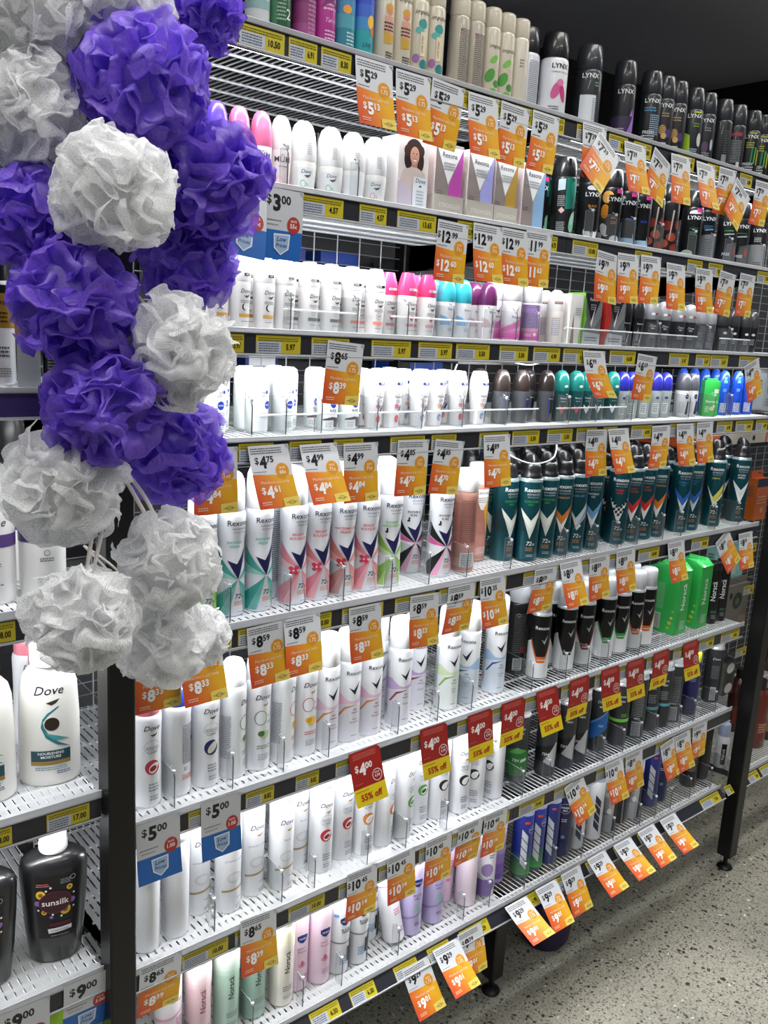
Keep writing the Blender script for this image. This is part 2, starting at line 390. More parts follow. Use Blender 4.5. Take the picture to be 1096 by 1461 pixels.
def rexm(key, desc, cA, cB, title, tc, rows=1, style=0):
    d = []
    if style == 2:
        for s in (0,):
            d += [('p', [(-22, 108), (-6, 80), (10, 60), (0, 50)], 'D8DCD4'), ('p', [(-6, 74), (22, 112), (22, 96), (2, 66)], cA), ('p', [(-2, 60), (22, 92), (22, 80), (-6, 52)], cB)]
    elif style == 1:
        d += [('p', [(-22, 108), (0, 86), (22, 108), (0, 48)], 'E2E4E2')]
        for i in range(7):
            for j in range(7):
                if (i + j) % 2 == 0:
                    a, b_ = -18 + i * 5.2, 60 + j * 6.2
                    if abs(a + 2.6) * 1.25 < (b_ - 50) * .48 and b_ < 88 + abs(a) * .85: d.append(('p', [(a, b_), (a + 5.2, b_ + 1), (a + 5.2, b_ + 7), (a, b_ + 6)], '101216'))
    else:
        d += [('p', [(-23, 112), (0, 86), (23, 112), (0, 48)], cB), ('p', [(-23, 112), (0, 86), (23, 112), (17, 93), (0, 68), (-17, 93)], cA)]
    d += [('p', [(-50, 95), (-24, 108), (-6, 62), (-50, 70)], '0A3038')]
    d += [('t', 'Rexona', 0, 146, 8.2, 'E8ECEC', .014), ('t', 'ADVANCED', 2, 139, 3.6, 'B9C2C4', .01), ('t', 'PROTECTION', 2, 133.5, 2.8, '9DAAAC', .01), ('t', title[0], -2, 124, 4.2, tc, .01), ('t', title[1], -2, 117.5, 4.0, tc, .01),
          ('t', '72', 0, 34, 8.4, 'D9E0E0', .015, .15), ('t', 'H', 9.5, 34, 4.4, 'D9E0E0', .015), ('l', 1, 29, 15, 3, 3, 'B07A4A'), ('l', 3, 14, 14, 2, 3, '9DB4B8')]
    can(key, desc, .025, .173, '14525C', d, ('ring', '1B1B1E', .04, .9), rows=rows, metal=.55, rough=.3, topc='B9C9CC')
rexm('rm_green', 'dark teal spray can with white and green chevron', 'DDE3DA', 'C9CEC6', ('QUANTUM', 'DRY'), '43A04A', 2)
rexm('rm_orange', 'dark teal spray can with orange shield', 'D5782A', 'E3E3E0', ('WORKOUT', ''), 'C88A50', 2)
rexm('rm_blue', 'dark teal spray can with sweeping white and blue wedge', 'C9D6E2', '9DB3CC', ('COOL ICE', ''), '7FA8D0', 2, 2)
rexm('rm_ice', 'dark teal spray can with white and blue chevron', '6EA2D6', 'E3E8EC', ('INVISIBLE', 'ICE'), 'D8E2EC', 2)
rexm('rm_check', 'dark teal spray can with black and white chequered chevron', '111111', 'E5E5E5', ('TURBO', 'RACE'), 'C8302E', 2, 1)
rexm('rm_red', 'dark teal spray can with red chevron', 'D32F2A', 'E8E8E8', ('SPORT', 'DEFENCE'), 'C8302E', 1)
rexm('rm_org2', 'dark teal spray can with bright orange chevron', 'E07A1E', 'E8E8E8', ('ADVENTURE', ''), 'D98A3E', 1)
rexm('rm_blu2', 'dark teal spray can with cobalt blue chevron', '2A6AC8', 'DADFE6', ('COBALT', 'DRY'), '3E7ACC', 1)
rexm('rm_yel', 'dark teal spray can with yellow slashes', 'D9CF5A', 'E9E6B4', ('LEMON', ''), 'C9C24A', 0, 2)
rexm('rm_grey', 'dark teal spray can with plain white chevron', 'DDE1E4', 'EDEFF0', ('ACTIVE', 'SHIELD'), 'D0D8DC', 0)

DOVE = lambda u, v, h, c='1F2440': ('t', 'Dove', u, v, h, c, .004, .32)
def bird(u, v, c=GOLD): return [('p', [(u - 6, v + 1), (u - 1, v - 2.2), (u + 3, v - 1), (u + 6.5, v + 3.4), (u + 1, v + 1.6)], c)]
def swirl(u, v, a, b): return [('e', u, v, 11.5, 12, a), ('e', u + 3, v - 1.5, 9.5, 7.5, 'F3F1F0', .7), ('e', u + 1, v - 2, 6, 4, b, .5), ('p', [(u + 11, v + 5), (u + 11.5, v - 4), (u + 2, v - 12), (u - 2, v - 11.5), (u + 6, v - 7)], a)]
def dovecan(key, desc, cap, decs, hb=.165, rows=0, waist=.03, body='E9EBEF'):
    can(key, desc, .0225, hb, body, decs, cap, rows=rows, waist=waist)
CARE = [('r', 0, 101, 13, 11, .5, '9A9EA6'), ('l', 0, 101, 20, 2, 3, '8A8E98'), ('t', 'CARE', 0, 91, 4.4, '55585F', -.005)]
FINE = [('l', 2, 40, 16, 3, 5, '9A9EA8'), ('l', 3, 20, 14, 2, 5, 'A9ACB4')]
dovecan('dv_pinkcap', 'white spray can with pink cap and red swirl', ('round', 'E98A9C', .032, .88), [DOVE(0, 128, 8.5)] + bird(2, 120, '4A4038') + CARE + swirl(0, 68, 'C23848', '9A2A34') + FINE, .150)
dovecan('dv_bluecap', 'white spray can with blue cap', ('round', '3557D6', .032, .88), [DOVE(0, 128, 8.5)] + bird(2, 120, '4A4038') + CARE + [('e', 0, 70, 12, 13, '232A6A'), ('e', 2, 70, 11.5, 6, 'D9D6C4', .9)] + FINE + [('l', 70, 120, 24, 30, 2.2, '5A5E6A'), ('t', 'U', 64, 44, 6, '3A4060', .02), ('l', 68, 36, 20, 3, 3, 'C0504A')], .150, 2)
def zero(c, c2, fr, txt): return [DOVE(0, 128, 9)] + bird(4, 118) + [('r', -4, 96, 11.5, 13, 1.3, c), ('t', '%', 11, 96, 5, c, 0), ('l', 12, 88, 10, 2, 2.6, GREY), ('e', 3, 66, 9, 8, fr), ('e', -3, 68, 6, 5, c2), ('l', 2, 46, 24, 2, 4, txt), ('l', 2, 30, 20, 3, 4, 'A9ACB4'), ('l', -40, 110, 18, 22, 3.4, '9EA2AE')]
dovecan('dv_cuc', 'tall white spray can with green ring and cucumber', ('round', 'F6F7F8', .045, .92), zero('5C8A4C', '4E7A3E', 'B9D2A2', '6E8A66'), .160)
dovecan('dv_zero_r', 'tall white spray can with red ring and yellow fruit', ('round', 'F6F7F8', .045, .92), zero('C0444C', 'E0A21E', 'EFC23E', 'C8666A'), .160)
def rexs(key, desc, c1, c2, sw, t, tc, rot=0):
    d = [('p', [(-50, 96), (-26, 96), (-10, 82), (8, 78), (8, 74), (-50, 66)], c1), ('p', [(50, 96), (26, 96), (10, 82), (-8, 78), (-8, 74), (50, 66)], c1), ('p', [(-50, 70), (-10, 76), (10, 76), (50, 70), (50, 3), (-50, 3)], c2),
         ('p', [(-30, 50), (-26, 50), (-14, 66), (8, 74), (-16, 70)], sw), vcheck(2, 92, 22, 26, '1A1B3C'), ('t', 'Rexona', 2, 130, 7.6, '1E2040', .01), ('t', '48h', 4, 62, 4, tc, 0), ('l', 4, 58, 14, 1, 3, tc)]
    d += [('t', q, 4, 44 - 5.5 * i, 3.6, tc, .005) for i, q in enumerate(t)] + [('l', 4, 14, 12, 1, 3, '8A8E9A'), ('l', -42, 128, 20, 30, 3.6, '9EA2AE'), ('l', -42, 40, 18, 3, 3, 'C86A6A')]
    can(key, desc, .0235, .155, 'EEF0F4', d, ('tall', 'F6F7F9', .056, .96))
rexs('rs_pink', 'white spray can with pale pink wave and navy tick', 'E9C6DC', 'E4E4EC', 'D98A5A', ('Sexy', 'Bouquet'), '8A5A78')
rexs('rs_purple', 'white spray can with lilac wave and navy tick', 'C9B4E0', 'E2E2EC', '9A3A4E', ('Classic',), '6A5A88')
rexs('rs_green', 'white spray can with pale green wave and navy tick', 'D3E6B8', 'E6ECEA', '7DB04E', ('Fresh', 'Aloe'), '6A9A6A')
rexs('rs_blue', 'white spray can with pale blue wave and navy tick', 'A9C8EA', 'DCE6F2', '2E4E9A', ('Cotton', 'Dry'), '5A78A8')
def rexk(key, desc, col, t):
    W = 'E6E8EA'
    d = [('p', [(-80, 66), (-24, 92), (-7, 42), (8, 42), (24, 92), (80, 66), (80, 3), (-80, 3)], W), ('p', [(-25, 98), (-10, 56), (10, 56), (25, 98), (24, 84), (9, 42), (-8, 42), (-24, 84)], col), ('t', t, 2, 47, 4, 'EEEEEE', .01),
         ('t', 'Rexona', 0, 118, 7.5, 'D6D8DA', .012), vcheck(6, 84, 15, 22, '9DA0A4'), ('l', 60, 130, 30, 20, 4, '5E5E62')]
    can(key, desc, .0235, .155, '0B0B0D', d, ('tall', 'B9BCC0', .045, .9), rows=1, metal=.15, rough=.3, topc='D8DADC')
rexk('rk_black', 'black and silver spray can with black point', '16161A', 'original'); rexk('rk_red', 'black and silver spray can with maroon point', '7A1E2C', 'impact')
rexk('rk_green', 'black and silver spray can with green point', '2E9A4E', 'quantum'); rexk('rk_orange', 'black and silver spray can with orange point', 'CF6A22', 'workout')
can('rk_back', 'black spray can showing its rear panel', .0255, .165, '101012', [('l', 0, 140, 30, 22, 4.2, '5A5A5E'), ('r', -6, 138, 4, 4, .7, 'B9B9BC'), ('p', [(-12, 10), (10, 10), (10, 38), (-12, 38)], 'C9CCCC'), ('l', -1, 34, 16, 6, 4.4, '44484C'), ('l', 10, 62, 16, 3, 5, 'A83A34')], ('tall', 'A9ABB0', .04, .88), metal=.1)

BLANK = [('l', 42, 110, 14, 30, 3.2, 'AEB2BE')]
def dw(key, desc, decs, rows=0): can(key, desc, .0225, .172, 'E9EBEF', decs, ('tall', 'F4F5F7', .030, .985), rows=rows)
dw('dw_blank', 'plain white spray can turned to its blank side', [('l', 36, 110, 18, 34, 3.0, '9AA0B4'), ('l', 30, 30, 10, 5, 4, '6A6E7A'), DOVE(-62, 128, 9)])
def drop(t): return [DOVE(0, 130, 9)] + bird(3, 119) + [('t', t, 0, 98, 4.6, '8A8EA0', -.004), ('r', 0, 68, 13, 9.5, 1.1, 'B9BDC6'), ('r', 0, 68, 10, 7, .8, 'CDD0D8'), ('p', [(-22, 41), (22, 46), (22, 50), (-22, 45)], 'A8936A'), ('l', 10, 28, 12, 1, 3, '8A8E9A'), ('l', 10, 14, 14, 2, 4, 'A0A4B0')] + BLANK
dw('dw_powder', 'white spray can with grey drop and powdery lettering', drop('powder soft')); dw('dw_floral', 'white spray can with grey drop and floral lettering', drop('floral'))
def care(c, c2): return [DOVE(0, 134, 8.6)] + bird(3, 124) + [('r', 0, 108, 12, 11, .5, '9A9EA6'), ('l', 0, 110, 18, 2, 3, '8A8E98'), ('t', 'CARE', 0, 100, 4.6, '55585F', -.005)] + swirl(0, 78, c, c2) + FINE + BLANK
dw('dw_red', 'white spray can with red pomegranate swirl', care('BE3040', '8E2A30')); dw('dw_orange', 'white spray can with orange swirl', care('D0803A', 'E9E4DC')); dw('dw_green', 'white spray can with green swirl', care('58A048', '2E5A2E')); dw('dw_black', 'white spray can with black and white swirl', care('1C1C20', 'E8E8EA'))
def dm(key, desc, decs, rough=.4, cap=('tall', 'B9BDC2', .032, .94)): can(key, desc, .0238, .165, '34363A', decs, cap, metal=.3, rough=rough, topc='D5D8DA')
dm('dm_green', 'grey and green spray can', [('p', [(-80, 52), (-10, 84), (20, 76), (80, 60), (80, 20), (-80, 14)], '2E7A34'), ('p', [(-24, 70), (-4, 86), (20, 78), (4, 72)], '63AE5E'), ('t', '72H', -6, 52, 6.4, 'E6EEE6', .015), ('p', [(4, 50), (20, 54), (20, 60), (6, 58)], 'DDE6DD'), DOVE(0, 128, 7, 'D6DADC'), ('t', 'MEN', 2, 118, 4.5, 'D6DADC', .01)])
dm('dm_dark', 'dark grey spray can with green edge', [('p', [(20, 4), (40, 4), (40, 130), (24, 130)], '2E5E34'), ('p', [(-8, 8), (8, 8), (8, 48), (-8, 48)], 'B9BEC0'), ('l', 0, 42, 12, 8, 4.6, '4A4E52'), DOVE(0, 128, 7, 'C6CACC'), ('l', 0, 110, 22, 10, 4, '7A7E82')])
dm('dm_silver', 'charcoal spray can with silver fin and 72H', [('p', [(-80, 60), (80, 96), (80, 40), (-80, 36)], '101114'), ('p', [(22, 84), (16, 84), (-12, 38), (18, 22)], 'B9BCBE'), ('t', '72H', -8, 54, 6.2, 'E4E6E8', .015), DOVE(0, 128, 7, 'D6DADC'), ('t', 'MEN', 2, 116, 5, 'D6DADC', .015)])
dm('dm_blue', 'charcoal spray can with blue diagonal blocks', [('p', [(-24, 30), (24, 62), (24, 106), (-24, 70)], '2368B4'), ('p', [(-24, 70), (24, 106), (24, 112), (-24, 76)], '5A9ADA'), ('t', '72H', 2, 66, 5.4, 'D6E4F2', .012), ('t', 'MEN', 2, 116, 5, 'D6DADC', .015), DOVE(0, 128, 7, 'D6DADC')])
dm('dm_line', 'charcoal spray can with lime band', [('p', [(-80, 62), (80, 66), (80, 74), (-80, 70)], '7CD84A'), DOVE(0, 128, 7, 'E6EAEC'), ('t', 'MEN', 2, 116, 5, 'D6DADC', .015), ('l', 10, 84, 16, 2, 5, '5EB04A')])
dm('dm_back', 'charcoal spray can turned to its rear label', [('l', 0, 130, 30, 16, 4.6, '8E9296'), ('t', 'MEN', 0, 52, 5, 'C6CACC', .015), ('p', [(-12, 6), (12, 6), (12, 46), (-12, 46)], 'AEB2B4'), ('l', 0, 40, 18, 8, 4.6, '55595D')])
dm('dm_teal', 'charcoal spray can with teal band', [('p', [(-80, 60), (80, 60), (80, 68), (-80, 68)], '5AA2B0'), DOVE(0, 128, 7, 'D6DADC'), ('t', 'MEN', 2, 116, 5, 'D6DADC', .015), ('l', 2, 100, 20, 5, 5, '8A9096')])
can('dm_navy', 'navy spray can with fluorescent yellow cap', .0238, .150, '1C1E58', [('l', 0, 120, 20, 5, 5, '8A8EC0')], ('tall', 'D9EA2E', .03, .9), rough=.35)

def norsca(key, desc, body, c, cap, tc=None):
    d = [('t', 'Norsc\u00e4', 4, 92, 10.5, c, .012, 0, PI / 2), ('l', 2, 42, 22, 3, 4, GREY), ('l', 2, 22, 20, 2, 4, 'A8ACA8')] + [('g', -90, 90, 118, 156, body[1])]
    can(key, desc, .0225, .165, body[0], d, ('tall', cap, .030, .985))
norsca('no_pink', 'pale pink spray can with upright dark pink lettering', ('EBC9CF', ['EED2D6', 'F1DBDE', 'F4E4E6', 'F7EDEE']), '8A2E48', 'F9F3F4'); norsca('no_green', 'mint green spray can with upright dark green lettering', ('B5D5C4', ['C2DCCD', 'CFE5D8', 'DCECDF', 'EBF3DE']), '17362A', 'F4F6E6')
norsca('no_cream', 'cream spray can with upright black lettering', ('E9E4D8', ['EDE8DA', 'F1ECD6', 'F4EFD2', 'F6F1D8']), '1C1C1A', 'F7F3DE')
norsca('no_greenback', 'mint green spray can behind an orange ticket', ('9FC2B2', ['A9CABB', 'B9D5C7', 'CBE0D4', 'DDEADF']), '17362A', 'F2F5E6')
can('no_ball', 'white spray can with magenta ball print', .0225, .165, 'EFE9EC', [('e', -4, 62, 15, 15, 'C84A9A'), ('e', -8, 67, 6, 6, 'E08ABF'), ('t', 'Norsc\u00e4', 2, 118, 6, '7A2E5A', .01), ('l', 12, 86, 18, 5, 4, 'B05A90'), ('p', [(-40, 84), (-4, 92), (30, 108), (30, 104), (-2, 88), (-40, 78)], 'E9A9CE')], ('tall', 'F7F3F5', .03, .985))
NIV = lambda u, v, k=1.0: [('p', [(u - 11 * k, v + 6 * k), (u - 4 * k, v + 8.5 * k), (u + 8 * k, v + 8 * k), (u + 12 * k, v + 4 * k), (u + 8 * k, v - 5 * k), (u + 1 * k, v - 9.5 * k), (u - 6 * k, v - 7 * k), (u - 11 * k, v - 1 * k)], '17246E'), ('t', 'NIVEA', u, v - 1.8 * k, 3.6 * k, 'F2F4F8', .015)]
can('nv_pearl', 'pale pink spray can with navy shield emblem', .0225, .165, 'E6CBDC', NIV(0, 112) + [('t', 'pearl', -2, 90, 5.4, 'A8477E', 0), ('t', 'beauty', 0, 83, 5.0, 'A8477E', 0), ('e', 0, 56, 8, 5, 'DB8FA6'), ('e', 0, 60, 3, 6, 'C8607E'), ('l', 4, 34, 18, 3, 4, 'B88AA6')], ('tall', 'F5EFF3', .035, .985), waist=.02)
BW = NIV(0, 116) + [('t', 'BLACK &', 4, 96, 4.2, '22242A', .02), ('t', 'WHITE', 4, 90, 5, '22242A', .03), ('p', [(-24, 126), (-14, 126), (-14, 132), (-24, 132)], '6AA2D8'), ('p', [(-60, 74), (0, 68), (60, 74), (60, 76), (0, 70), (-60, 76)], '4A4E58'), ('p', [(6, 26), (12, 26), (12, 58), (6, 58)], '17181C'), ('p', [(14, 6), (50, 6), (50, 60), (14, 66)], '23242A'), ('l', -2, 40, 14, 4, 5, '7AA6C8')]
can('nv_bw', 'white and black spray can with navy shield emblem', .0225, .165, 'E4E6EB', BW, ('tall', 'F4F5F7', .033, .985))
can('nv_fall', 'white spray can leaning over backwards', .0225, .165, 'EDEDF2', [('p', [(12, 90), (16, 90), (18, 108), (13, 108)], '17181C'), ('p', [(-60, 120), (60, 122), (60, 124), (-60, 122)], 'B9889E'), ('l', 10, 70, 14, 3, 5, 'D878A8'), ('l', 12, 28, 16, 2, 6, '8A8EB0')], ('tall', 'F7F7F9', .033, .985))
VIO = lambda: NIV(2, 122) + [('t', 'double', 2, 92, 5.6, '4A3A7A', 0), ('t', 'effect', 2, 84, 5, '4A3A7A', 0), ('p', [(-4, 74), (8, 76), (10, 56), (0, 48), (-6, 58)], '9AB6C4'), ('p', [(-50, 36), (-4, 48), (20, 58), (20, 55), (-2, 44), (-50, 30)], '9A86C0'), ('l', 4, 30, 12, 2, 4, '5A4A8A')]
can('nv_double', 'lilac spray can with navy shield emblem', .0225, .165, 'BDB0DA', VIO(), ('tall', 'F1EEF6', .033, .985))
can('nv_pink', 'pink spray can with blue top panel, set back', .0225, .165, 'E3C3DA', NIV(0, 132) + [('l', 4, 100, 20, 6, 6, 'B07AA0'), ('e', 2, 56, 6, 4, 'DB7F9A')], ('tall', 'F5EFF3', .033, .985))
can('nv_plain', 'plain pale pink spray can turned to its blank side', .0235, .165, 'E4D4E0', [('l', 40, 110, 20, 20, 5, 'B8A6C0')], ('tall', 'F4EFF3', .033, .985))
can('nv_violet', 'white spray can with violet circles', .0235, .165, 'E9E6F0', [('e', -8, 68, 14, 16, '9A86BE'), ('e', -4, 30, 18, 16, '7A4EA8'), ('p', [(-70, 4), (4, 4), (10, 40), (-70, 52)], '8A66B4'), ('l', 0, 104, 12, 2, 5, '5A5E8A')], ('tall', 'F4F2F7', .033, .985))
can('nv_lilac', 'deep lilac spray can at the end of its bay', .0225, .165, 'A08CC8', [('g', -90, 90, 3, 150, ['6A4AA0', '7A5AB0', '8E74C0', 'A694CE', 'BEB0DA', 'D6CCE6'])], ('tall', 'EDE8F4', .033, .985))
def nm(key, desc, body, decs, cap='20307E', h=.165, r=.0233): can(key, desc, r, h, body, decs, ('tall', cap, .022, .93), metal=.2, rough=.3, topc='AEB6D0')
ST = lambda c, u=0, k=4: [('p', [(u - 7, 40 + i * 22), (u + 8, 22 + i * 22), (u + 8, 41 + i * 22), (u - 7, 59 + i * 22)], c) for i in range(k)]
nm('nm_green', 'blue spray can fading to green with white bars', '20308A', [('g', -90, 90, 3, 62, ['4FA04A', '45904A', '3C8050', '326A5C', '2A4E70'])] + ST('C9CED6') + [('p', [(-2, 138), (10, 138), (10, 144), (-2, 144)], 'C83A34'), ('r', 17, 122, 9, 9, .7, 'D6DAE6'), ('t', 'NIVEA', 17, 121, 3.4, 'E6EAF2', .01)])
nm('nm_navy', 'navy spray can with white bars', '1F2C78', ST('C9CED6', -2) + [('p', [(-2, 142), (8, 142), (8, 147), (-2, 147)], 'C83A34')])
nm('nm_deep', 'deep navy spray can with ring emblem', '161E52', [('r', 0, 128, 14, 13, .8, 'DDE2EE'), ('t', 'NIVEA', 0, 128, 5, 'F0F2F8', .015), ('t', 'MEN', 0, 121, 4, 'F0F2F8', .012), ('l', 0, 100, 14, 2, 5, 'D0D6E6'), ('r', 0, 54, 5, 5, .8, '7AA6E0'), ('e', 0, 54, 3, 3, '7AA6E0')], '161A3E')
nm('nm_white', 'white spray can with dark slanted bars and blue cap', 'E4E6EA', ST('23284A', 4) + [('l', -24, 110, 14, 18, 4, '8A8EA0'), ('l', -24, 24, 14, 4, 4, '4A4E5A')], '2A3EA8')
nm('nm_grey', 'silver spray can with black side panel', 'B9BCC2', [('p', [(12, 4), (60, 4), (60, 150), (18, 130)], '1A1B20'), ('p', [(-8, 110), (8, 114), (8, 132), (-8, 130)], '23252C'), ('l', -8, 96, 16, 10, 5, '6A6E76'), ('e', 2, 60, 6, 8, 'E2E4E8')], '9DA0A6')
nm('nm_dark', 'near-black spray can with thin grey side line', '18191E', [('p', [(10, 4), (14, 4), (14, 140), (10, 140)], '8A8E96')], '16171A')
nm('nm_box', 'black spray can with fine white print', '0E0E10', [('l', 0, 130, 24, 14, 6, '7E8084'), ('t', 'black', 0, 66, 5, 'D8D8DA', .012)], '0E0E10')
nm('nm_tall', 'tall black spray can with silver top rim', '0A0A0B', [('l', 20, 120, 14, 14, 6, '5A5A5E')], '0C0C0D', .185)
def pumpcan():
    p = [(0, 0), (.018, 0), (.0195, .003), (.0195, .085), (.017, .095), (.0155, .1), (0, .1)]
    b = MB(); b.lathe(p, 'E8EAEE'); b.decals([('p', [(-6, 12), (9, 12), (9, 78), (-6, 78)], '15161A'), ('t', 'Norsc\u00e4', 4, 45, 8, 'F0F0F0', .012, 0, PI / 2)], surf_of(p))
    c = cap_mesh('tall', 'AEB9DA', .017, .04)
    prod('nm_pump', 'deodorant_spray', 'small white bottle with cloudy blue cap', 'deodorant bottle', [('body', b, 0, None), ('cap', c, .0995, 'translucent blue cap')], .0195)
pumpcan()

def imp(key, desc, body, decs, cap=None, h=.118): can(key, desc, .0175, h, body, decs, ('tall', cap or body, .032, .97), rough=.35, metal=.1)
IB = 'CFC7B4'
imp('im_white', 'slim white can with grey band', 'D9DEE0', [('p', [(-60, 30), (60, 30), (60, 44), (-60, 40)], '8FB0B4'), ('p', [(-60, 3), (60, 3), (60, 12), (-60, 12)], '3A3E42')])
imp('im_two', 'slim dark green can with white numeral', '2E6244', [('t', '2', 6, 26, 14, 'E6EEE8', .005), ('l', -6, 50, 14, 6, 5, '9AB8A4'), ('p', [(-60, 6), (-12, 6), (-12, 60), (-60, 60)], '3E7A56')])
imp('im_plum', 'slim plum can', '8E3A74', [('g', -60, 60, 3, 110, ['A0488A', '8E3A74', '7A3068', '6E2C60']), ('l', 6, 60, 16, 8, 6, 'B87AA6')])
imp('im_magenta', 'slim magenta can with pale lettering', 'B83A94', [('l', 0, 70, 22, 3, 6, 'E9B4DA'), ('t', 'Tahiti', 2, 40, 6, 'F0C6E4', 0, .3), ('p', [(-14, 60), (0, 84), (14, 60), (0, 66)], '7E2A6E'), ('l', 2, 28, 20, 3, 5, 'E9B4DA')])
imp('im_teal', 'slim teal and blue can with orange flower', '3E8EA0', [('g', -60, 60, 40, 118, ['4A9EB0', '4488B0', '3E6EB8', '3A58B8']), ('e', -4, 66, 7, 6, 'E9A23A'), ('l', 4, 34, 16, 5, 5, 'BADCE0')])
imp('im_bird', 'slim turquoise can with yellow and orange bird', '38A8B0', [('g', -60, 60, 46, 118, ['3E8CC8', '3A66CC', '3650C8', '3446BC']), ('e', 6, 58, 7, 10, 'F0C23A'), ('e', 10, 46, 5, 7, 'E0702A'), ('t', 'LIVE', 0, 22, 6, '1E5A6A', .01)])
FIG = [('e', 0, 88, 7, 6, 'D9A23E'), ('e', 0, 82, 6, 4, 'E08A6A'), ('p', [(-8, 76), (8, 76), (10, 50), (-9, 50)], 'D8A08A'), ('p', [(-9, 54), (10, 50), (9, 38), (-8, 36)], 'C9A03A'), ('l', 0, 66, 18, 3, 5, '2A2A34'), ('t', 'impulse', 0, 104, 6, '2A2826', 0, .3), ('l', 2, 24, 14, 5, 4, '26262A')]
imp('im_figure', 'slim cream can with orange painted figure', IB, FIG)
imp('im_story', 'slim cream can with teal blots and love story', IB, [('e', 0, 82, 8, 7, '3A9A94'), ('e', -6, 72, 7, 5, '5AB4AC'), ('e', 4, 22, 8, 8, '2A7E80'), ('e', -10, 30, 6, 7, '9A6AA6'), ('p', [(-4, 34), (5, 34), (5, 70), (-4, 70)], 'E9D9B8'), ('t', 'LOVE STORY', 1, 52, 3, '4A3A34', .01, 0, PI / 2), ('t', 'impulse', 0, 96, 6.5, '1E1E20', 0, .3)])
imp('im_back', 'slim cream can turned to its fine print', 'B5AD9E', [('l', 2, 96, 22, 26, 3.2, '6A6660'), ('r', -6, 92, 3, 3, .8, 'B03A5A'), ('t', 'U', 2, 46, 9, '8A857C', .01)], 'CFC7B4')
imp('im_leaf', 'slim cream can with green leaves', IB, [('e', -2, 66, 9, 5, '7ABE4E', .7), ('e', -8, 40, 8, 12, '4E9A3E', -.5), ('e', 6, 28, 7, 6, '3E8A36'), ('e', 0, 14, 9, 6, '6AB04A'), ('t', 'impulse', 2, 84, 6.5, '1E2A1E', 0, .3)])
imp('im_lilac', 'slim cream can with blue violet print', 'C2BECC', [('e', 0, 54, 10, 14, '8A8ECC'), ('e', 2, 30, 10, 12, '4A4E9E'), ('t', 'impulse', 2, 84, 6, '2A2A4A', 0, .3)], IB)
imp('im_plain', 'slim plain cream can at the end of its row', 'D6CFC0', [('l', -4, 80, 8, 3, 5, '8A857C')], IB)

def lynx(key, desc, body, decs, cap='2A2D33', r=.0233, hb=.105, hc=.045, slot='0A0A0C', word='E8ECEF', wy=86, ww=.02):
    can(key, desc, r, hb, body, decs + ([('t', 'LYNX', 0, wy, 8, word, ww, 0, 0, 1.12)] if word else []), ('lynx', cap, hc, .98, slot), rough=.42, metal=.1)
lynx('lx_white', 'white spray can with pink dancer print and black cap', 'E6E8EE', [('t', 'COMFORT FOR HER', 0, 78, 2.6, '8A6A78', .01), ('e', -6, 48, 8, 16, 'D35A94', -.4), ('e', 8, 44, 6, 16, 'C43C7C', .3), ('e', 2, 62, 7, 6, 'E27FAE'), ('l', -8, 20, 20, 4, 4, '6A6A74')], '1B1C20', r=.0262, slot=None, word='17181C')
lynx('lx_whiteback', 'white spray can turned to its fine print under a black cap', 'DADDE4', [('l', 8, 90, 24, 24, 3.2, '8A8EA0')], '1B1C20', r=.0262, slot=None, word=None)
lynx('lx_label', 'black spray can with white paper label', '23262A', [('p', [(-18, 4), (14, 4), (14, 58), (-18, 58)], 'DCE2E8'), ('l', 12, 52, 10, 14, 3.4, '7A7E88'), ('l', 14, 80, 10, 2, 5, '6AA07A')], '2C3036', r=.0262, slot=None, wy=88)
G3 = [('l', -4, 22, 28, 3, 5, 'C6CAD0'), ('t', 'FRESH', -4, 26, 6, 'D6DADE', .02)]
lynx('lx_purple', 'black spray can with violet shards', '202126', [('p', [(8, 24), (28, 70), (22, 30)], '8A5AB8'), ('p', [(2, 20), (18, 60), (14, 16)], 'B08AD0'), ('p', [(-30, 3), (30, 3), (30, 46), (-30, 42)], '3A2E4A'), ('p', [(6, 10), (24, 52), (24, 16)], '9A6AC8'), ('l', -10, 20, 22, 4, 4, 'B9B2C4')])
lynx('lx_fresh', 'black spray can with icy blue splash', '1E2126', [('l', -4, 76, 24, 2, 5, '5A9AC8'), ('l', 8, 62, 22, 10, 4, '9AB8D0')] + G3)
lynx('lx_gold', 'black spray can with gold and purple blots', '24242A', [('e', -4, 42, 8, 10, 'A8844E'), ('e', 10, 36, 6, 9, '4E3A7A'), ('e', 0, 30, 6, 6, 'C9A86A'), ('l', 0, 74, 16, 2, 5, 'A8946A'), ('l', -4, 16, 24, 3, 5, 'C6CAD0')])
lynx('lx_lime', 'black spray can with lime green glow', '23262A', [('p', [(-30, 3), (-4, 3), (-8, 50), (-24, 58)], 'A2C82E'), ('p', [(-4, 96), (14, 96), (14, 99), (-4, 99)], 'D9E24A'), ('e', 14, 42, 6, 14, 'C9CEC4'), ('l', 4, 74, 14, 2, 5, '7A9A3E'), ('l', 2, 22, 18, 4, 4, 'A9C6DA')])
lynx('lx_violet', 'black spray can with muted violet shapes', '24262C', [('e', -2, 34, 8, 12, '5A4460'), ('e', 14, 40, 4, 12, 'B8BCC4'), ('l', 2, 22, 18, 4, 4, 'A9ACB8'), ('l', 2, 74, 14, 2, 5, '8A8E98')])
lynx('lx_back', 'black spray can turned to its barcode side', '1C1E21', [('l', 8, 80, 10, 12, 5, '5A5E62'), ('p', [(0, 6), (12, 6), (12, 30), (0, 30)], '8A8E92')], word=None, slot=None)
lynx('lx_redback', 'black spray can with red heading over fine print', '202226', [('p', [(-14, 80), (12, 80), (12, 88), (-14, 86)], 'A83A44'), ('l', 0, 70, 26, 14, 3.6, '8E9298'), ('p', [(4, 8), (12, 8), (12, 24), (4, 24)], 'C9CCD0')], word=None, slot=None)
